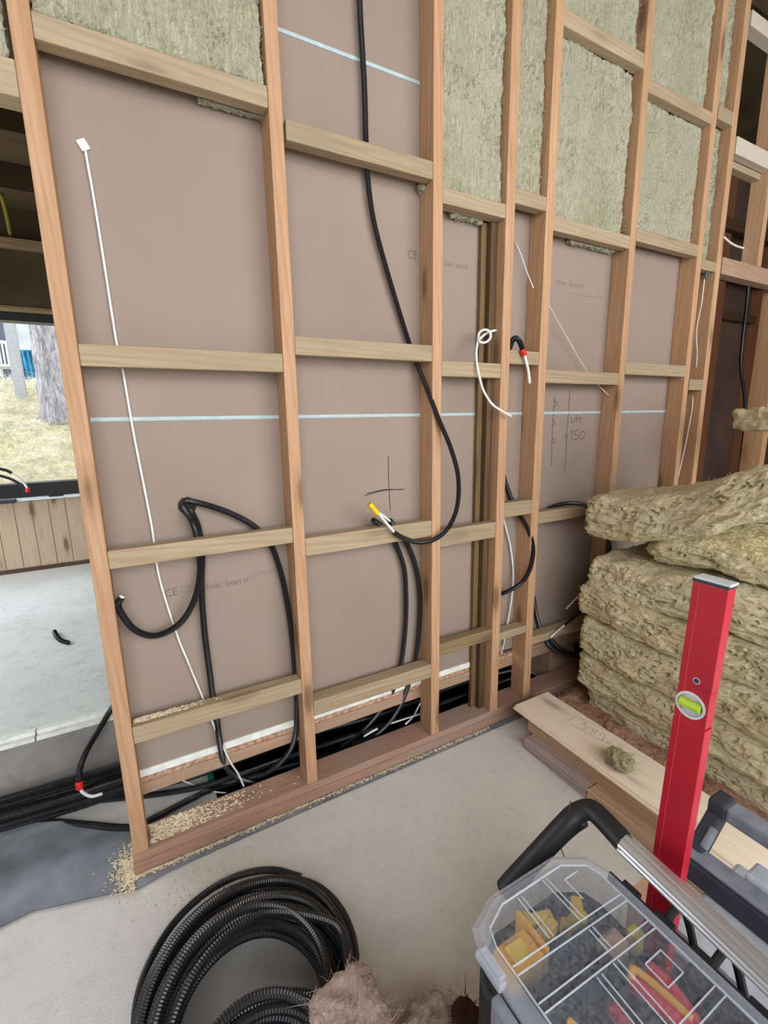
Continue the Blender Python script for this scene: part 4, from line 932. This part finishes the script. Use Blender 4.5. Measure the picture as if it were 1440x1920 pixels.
# contents of the organiser
z0 = 0.5205
o = thing('yellow_box', 'orange-yellow plastic box in the front left organiser compartment', 'plastic box', (0.53, -1.115, z0))
MB().box(0.497, 0.575, -1.140, -1.085, z0, 0.575, 0.004).obj('box', 'orange_plastic', o); MB().box(0.515, 0.555, -1.130, -1.095, 0.575, 0.580, 0.002).obj('recess', 'yellow_plastic', o)
tag(MB().box(0.578, 0.586, -1.140, -1.06, z0, 0.585, 0.002).obj('yellow_divider', 'orange_plastic'), 'upright orange strip beside the orange-yellow box', 'strip')
for i, (x, y, l, a, lb) in enumerate(((0.628, -1.095, 0.055, 0.2, 'yellow wall plug, left of the middle compartment'), (0.635, -1.075, 0.05, -0.3, 'yellow wall plug at the back of the middle compartment'),
                                    (0.69, -1.11, 0.035, 0.1, 'yellow clip in the far right compartment, near the rib'), (0.72, -1.095, 0.035, 0.9, 'small yellow clip by the far corner of the organiser'))):
    T = Matrix.Translation((x, y, z0+0.012)) @ Matrix.Rotation(a, 4, 'Z')
    tag(MB().box(-l/2, l/2, -0.011, 0.011, -0.012, 0.02, 0.004, T=T).box(-l/2-0.008, -l/2+0.001, -0.014, 0.014, -0.012, 0.024, 0.002, T=T).obj('wall_plug', 'yellow_plastic'), lb, 'wall plug')
tag(MB().box(0.69, 0.742, -1.198, -1.162, z0, 0.56, 0.004).box(0.70, 0.73, -1.19, -1.17, 0.56, 0.566, 0.002).obj('brown_box', 'cardboard_tan'), 'small tan box in the right compartment of the second row', 'box')
tag(MB().box(0.755, 0.778, -1.205, -1.18, z0, 0.565, 0.004).obj('yellow_clip', 'yellow_plastic'), 'yellow clip at the right end of the second row', 'clip')
t = thing('insulated_pliers', 'pliers with red and yellow handles in the right compartment', 'pliers', (0.72, -1.28, z0+0.01))
tube('handle', [(0.695, -1.232, z0+0.024), (0.70, -1.26, z0+0.026), (0.712, -1.30, z0+0.024), (0.724, -1.325, z0+0.022)], 0.014, 'red_plastic', t)
tube('handle', [(0.742, -1.235, z0+0.024), (0.746, -1.26, z0+0.026), (0.740, -1.30, z0+0.024), (0.734, -1.325, z0+0.022)], 0.014, 'red_plastic', t)
tube('handle_inlay', [(0.690, -1.236, z0+0.036), (0.704, -1.226, z0+0.04), (0.714, -1.25, z0+0.04), (0.722, -1.29, z0+0.038), (0.728, -1.32, z0+0.034)], 0.007, 'orange_plastic', t)
t = thing('screwdriver', 'red screwdriver handle in the narrow middle compartment', 'screwdriver', (0.632, -1.3, z0+0.012))
tube('handle', [(0.634, -1.235, z0+0.016), (0.632, -1.27, z0+0.018), (0.631, -1.34, z0+0.018), (0.630, -1.37, z0+0.016)], 0.013, 'red_plastic', t)
tube('blade', [(0.630, -1.37, z0+0.016), (0.630, -1.48, z0+0.016)], 0.004, 'galvanised', t)
tag(MB().box(0.700, 0.760, -1.40, -1.345, z0, 0.56, 0.005).obj('red_box', 'red_plastic'), 'red plastic box at the lower right of the organiser', 'box')
T = Matrix.Translation((0.555, -1.29, z0)) @ Matrix.Rotation(0.25, 4, 'Z')
tag(MB().box(-0.006, 0.006, -0.07, 0.07, 0, 0.05, 0.003, T=T).obj('yellow_rule', 'orange_plastic'), 'orange-yellow folding rule in the lower left compartment', 'rule')

# ================================================================ SPIRIT LEVEL
lv = thing('spirit_level', 'red spirit level standing upright behind the aluminium handle', 'level', (0.92, -1.16, 0.26))
def lt(p):  # leaning slightly
    return (p[0], p[1]-0.022*(p[2]-0.26)+0.006, p[2])
LX0, LX1, LY0, LY1, LT_ = 0.905, 0.932, -1.193, -1.133, 1.255
vh = 1.0
# body made of two parts of profile with a through opening left for the vial: box with hole by ring
def holed(y0, y1, z0, z1, cy, cz, r, x0, x1, nseg=40):
    mb = MB(); rect = []; circ = []
    for i in range(nseg):
        a = 2*PI*(i+0.5)/nseg; c_, s_ = math.cos(a), math.sin(a)
        k = min(((y1-cy) if c_ > 0 else (cy-y0))/max(1e-6, abs(c_)), ((z1-cz) if s_ > 0 else (cz-z0))/max(1e-6, abs(s_)))
        rect.append((cy+c_*k, cz+s_*k)); circ.append((cy+c_*r, cz+s_*r))
    v = []
    for x in (x0, x1):
        v += [(x, y, z) for y, z in rect]+[(x, y, z) for y, z in circ]
    n = nseg; f = []
    for i in range(n):
        j = (i+1) % n
        f += [(i, n+i, n+j, j), (2*n+i, 2*n+j, 3*n+j, 3*n+i), (i, j, 2*n+j, 2*n+i), (n+i, 3*n+i, 3*n+j, n+j)]
    mb.add(v, f); return mb
mb = MB().box(LX0, LX1, LY0, LY1, 0.262, vh-0.04, 0.0015).box(LX0, LX1, LY0, LY1, vh+0.04, LT_-0.006, 0.0015)
h = holed(LY0+0.001, LY1-0.001, vh-0.041, vh+0.041, -1.161, vh, 0.0265, LX0+0.0002, LX1-0.0002); mb.add(h.v, h.f)
mb.v = [lt(p) for p in mb.v]; mb.obj('body', 'level_red', lv)
mb = MB().box(LX0-0.0006, LX0+0.0002, LY1-0.0130, LY1-0.0122, 0.262, LT_-0.012)
mb.v = [lt(p) for p in mb.v]; mb.obj('groove', 'level_groove', lv)
mb = MB().box(LX0-0.001, LX1+0.001, LY0-0.001, LY1+0.001, LT_-0.006, LT_-0.001, 0.001); mb.v = [lt(p) for p in mb.v]; mb.obj('end_cap', 'navy_plastic', lv)
mb = MB().box(LX0+0.001, LX1+0.002, LY0-0.002, LY1-0.001, LT_-0.001, LT_+0.004, 0.001); mb.v = [lt(p) for p in mb.v]; mb.obj('end_cap', 'light_grey', lv)
# vial
mb = MB(); N_ = 36
for r1, r2, xa, xb in ((0.0275, 0.0230, LX0-0.0015, LX1-0.004),):
    v = []
    for x in (xa, xb):
        for r in (r1, r2): v += [(x, -1.161+r*math.cos(2*PI*i/N_), vh+r*math.sin(2*PI*i/N_)) for i in range(N_)]
    f = []
    for i in range(N_):
        j = (i+1) % N_
        f += [(i, N_+i, N_+j, j), (2*N_+i, 2*N_+j, 3*N_+j, 3*N_+i), (i, j, 2*N_+j, 2*N_+i), (N_+i, 3*N_+i, 3*N_+j, N_+j)]
    mb.add(v, f)
mb.v = [lt(p) for p in mb.v]; vr = mb.obj('vial_ring', 'light_grey', lv)
mb = MB().cyl((LX0+0.006, -1.161, vh), (LX0+0.012, -1.161, vh), 0.023, n=30); mb.v = [lt(p) for p in mb.v]; mb.obj('vial_back', 'light_grey', vr)
mb = MB().cyl((LX0+0.002, -1.180, vh), (LX0+0.002, -1.142, vh), 0.0095, n=20)
mb.v = [lt(p) for p in mb.v]; vi = mb.obj('vial', 'vial_green', vr)
mb = MB().cyl((LX0-0.0005, -1.1652, vh+0.055), (LX0+0.004, -1.1652, vh+0.055), 0.0065, n=24); mb.v = [lt(p) for p in mb.v]; mb.obj('hanging_hole_ring', 'light_grey', lv)
mb = MB().cyl((LX0-0.0010, -1.1652, vh+0.055), (LX0-0.0002, -1.1652, vh+0.055), 0.0050, n=24); mb.v = [lt(p) for p in mb.v]; mb.obj('hanging_hole', 'navy_plastic', lv)

# ================================================================ GREY TOOL CASE
cs = thing('tool_case', 'pale grey tool case with a folding dark grey handle, right of the level', 'toolbox', (1.06, -1.4, 0.0))
MB().box(0.965, 1.33, -1.62, -1.135, 0.0, 0.36, 0.010).obj('body', 'pale_grey_plastic', cs)
MB().box(0.985, 1.13, -1.60, -1.15, 0.36, 0.395, 0.008).obj('lid_panel', 'pale_grey_plastic', cs)
MB().box(1.125, 1.185, -1.62, -1.085, 0.395, 0.448, 0.006).obj('side_rail', 'navy_plastic', cs)
MB().box(1.137, 1.187, -1.62, -1.095, 0.448, 0.456, 0.003).obj('rail_cap', 'handle_grey', cs)
T = Matrix.Translation((1.155, -1.10, 0.42)) @ Matrix.Rotation(0.85, 4, 'Y')
MB().box(-0.022, 0.022, -0.018, 0.018, 0.0, 0.165, 0.006, T=T).obj('handle_post', 'navy_plastic', cs)
MB().box(-0.026, 0.0, -0.021, -0.006, 0.045, 0.105, 0.005, T=T).obj('post_pad', 'handle_grey', cs)
MB().box(1.25, 1.30, -1.62, -1.118, 0.515, 0.555, 0.009).obj('handle_grip', 'handle_grey', cs)
MB().box(1.24, 1.302, -1.122, -1.082, 0.512, 0.562, 0.008).obj('grip_end', 'navy_plastic', cs)
MB().box(1.19, 1.25, -1.62, -1.20, 0.40, 0.47, 0.008).obj('latch', 'pale_grey_plastic', cs)
q = [P(1300, 1632, Z=0.36), P(1368, 1690, Z=0.36), P(1352, 1735, Z=0.36), P(1262, 1660, Z=0.36)]
tag(MB().prism([(0.985, -1.05), (1.115, -1.05), (1.115, -1.134), (1.095, -1.150), (0.985, -1.134)], 0.0, 0.385).obj('cardboard_box', 'cardboard_tan'), 'tan cardboard box wedged behind the grey tool case', 'box')

# ================================================================ OUTSIDE THE WINDOW
xs = np.linspace(-7, 3, 60); ys = np.linspace(3.5, 16, 70); V = []
for x in xs:
    for y in ys:
        u = min(1, max(0, (y-3.8)/3.6)); z = 0.55+1.72*u**0.9+0.05*math.sin(x*3+y*2)+max(0, y-7.4)*0.04
        V.append((x, y, z))
F = [(i*70+j, (i+1)*70+j, (i+1)*70+j+1, i*70+j+1) for i in range(59) for j in range(69)]
o = link('ground_hillside', V, F, 'hillside_soil', smooth=True); struct(o)
def gz(x, y):
    u = min(1, max(0, (y-3.8)/3.6)); return 0.55+1.72*u**0.9+0.05*math.sin(x*3+y*2)+max(0, y-7.4)*0.04
rs = np.random.RandomState(12); mb = MB()
for i in range(15000):
    y = 3.9+rs.rand()*3.8; x = -0.30*(y+1.6)+rs.rand()*0.36*(y+1.6)-0.1; z = gz(x, y)
    d = rs.randn(3)*np.array([1, 0.8, 0.25])+np.array([0, -0.2, 0.75]); d /= np.linalg.norm(d); l = 0.06+0.20*rs.rand(); g = rs.randn(3)*0.4; g[2] -= 0.5
    s = np.cross(d, rs.randn(3)); s /= np.linalg.norm(s); ww = 0.0022+0.002*rs.rand()
    pts_ = [np.array([x, y, z-0.01])+d*l*t+g*l*t*t for t in (0, 0.5, 1.0)]; v = []
    for t, p in enumerate(pts_): v += [p-s*ww*(1-t*0.4), p+s*ww*(1-t*0.4)]
    mb.add(v, [(0, 1, 3, 2), (2, 3, 5, 4)])
tag(mb.obj('dry_grass', 'dry_grass'), 'dry yellow grass on the slope outside the window', 'grass', kind='stuff')
def trunk(px, y0, y1, Y, r, label):
    a = Vector(P(px[0], y0, Y=Y)); a.z = gz(a.x, a.y)-0.1; b_ = a+Vector((0.03, 0.05, 5.0))
    q = spline([a, a.lerp(b_, 0.4), b_], 0.08); n_ = len(q); t = np.linspace(0, 1, n_)
    rr = r*(1.15-0.25*t)+0.15*r*np.exp(-t*12)+r*0.03*np.sin(t*80); v, f = sweep(q, rr, 22)
    v = v+0.05*r*fbm(v*9, 2)[:, None]
    return tag(link('tree_trunk', v, f, 'bark', smooth=True), label, 'tree')
trunk((92, 0), 680, 600, 5.9, 0.150, 'thick pale-barked tree trunk outside the window, beside the first stud')
trunk((124, 0), 680, 600, 6.6, 0.14, 'second tree trunk just behind the thick one')
p = P(34, 700, Y=6.9)
tag(MB().box(p[0]-0.02, p[0]+0.10, 6.55, 6.67, gz(p[0], 6.6)-0.25, 5.2, 0.004).obj('carport_post', 'post_grey'), 'grey post outside the window next to the white chair', 'post')
p = P(55, 690, Y=7.6)
def tarp():
    V = []; F = []; x0 = P(33, 680, Y=7.6)[0]; x1 = P(72, 680, Y=7.6)[0]; zb = gz(x0, 7.6)-0.05; zt = P(50, 656, Y=7.6)[2]
    for k, off in ((0, 0), (1, 0.02)):
        for i in range(26):
            for j in range(8): V.append((x0+(x1-x0)*i/25, 7.6+off+0.05*math.sin(i*1.1+j*0.3), zb+(zt-zb)*j/7))
    for i in range(25):
        for j in range(7):
            a = i*8+j; F += [(a, a+8, a+9, a+1), (208+a, 208+a+1, 208+a+9, 208+a+8)]
    return tag(link('blue_tarpaulin', V, F, 'blue_tarp', smooth=True), 'blue tarpaulin outside behind the white chair', 'tarpaulin')
tarp()
hs = thing('neighbour_house', 'pale rendered house beyond the slope, seen through the window', 'house', (-2.0, 9.5, 2.3))
MB().box(-6.5, 3.0, 9.3, 9.6, 2.0, 6.0).obj('house_wall', 'render_wall', hs)
xa = P(-30, 650, Y=9.28)[0]; xb = P(22, 650, Y=9.28)[0]
MB().box(xa-1, xb, 9.22, 9.30, 2.3, 5.2, 0.01).obj('dark_window', 'dark_glass', hs)
# white plastic garden chair
cx, cy = P(12, 690, Y=7.3)[0], 7.3; cz = gz(cx, cy)
t = thing('plastic_garden_chair', 'white plastic garden chair outside the window', 'chair', (cx, cy, cz))
S_ = 0.66; bz = cz-0.16
MB().box(cx-0.24*S_, cx+0.24*S_, cy-0.02, cy+0.42, bz+0.36, bz+0.39, 0.01).obj('seat', 'white_plastic', t)
for sx_ in (-1, 1):
    for sy_ in (0.02, 0.38): MB().box(cx+sx_*0.2*S_-0.02, cx+sx_*0.2*S_+0.02, cy+sy_-0.02, cy+sy_+0.02, bz, bz+0.36, 0.006).obj('leg', 'white_plastic', t)
mb = MB(); arc = [(cx+0.26*S_*math.cos(PI-a)*1.0, cy-0.03, bz+0.50+0.20*math.sin(a)) for a in np.linspace(0, PI, 13)]
arc = [(cx-0.26*S_, cy-0.03, bz+0.38)]+arc+[(cx+0.26*S_, cy-0.03, bz+0.38)]
v, f = sweep(spline(arc, 0.03), 0.022, 8); mb.add(v, f)
for i in range(7):
    x = cx+(-0.20+i*0.0667)*S_; h_ = 0.19*math.sqrt(max(0, 1-((x-cx)/(0.26*S_))**2)); mb.box(x-0.010, x+0.010, cy-0.035, cy-0.025, bz+0.38, bz+0.52+h_, 0.002)
mb.obj('backrest', 'white_plastic', t)

for o in bpy.data.objects:
    if '_o' in o: del o['_o']
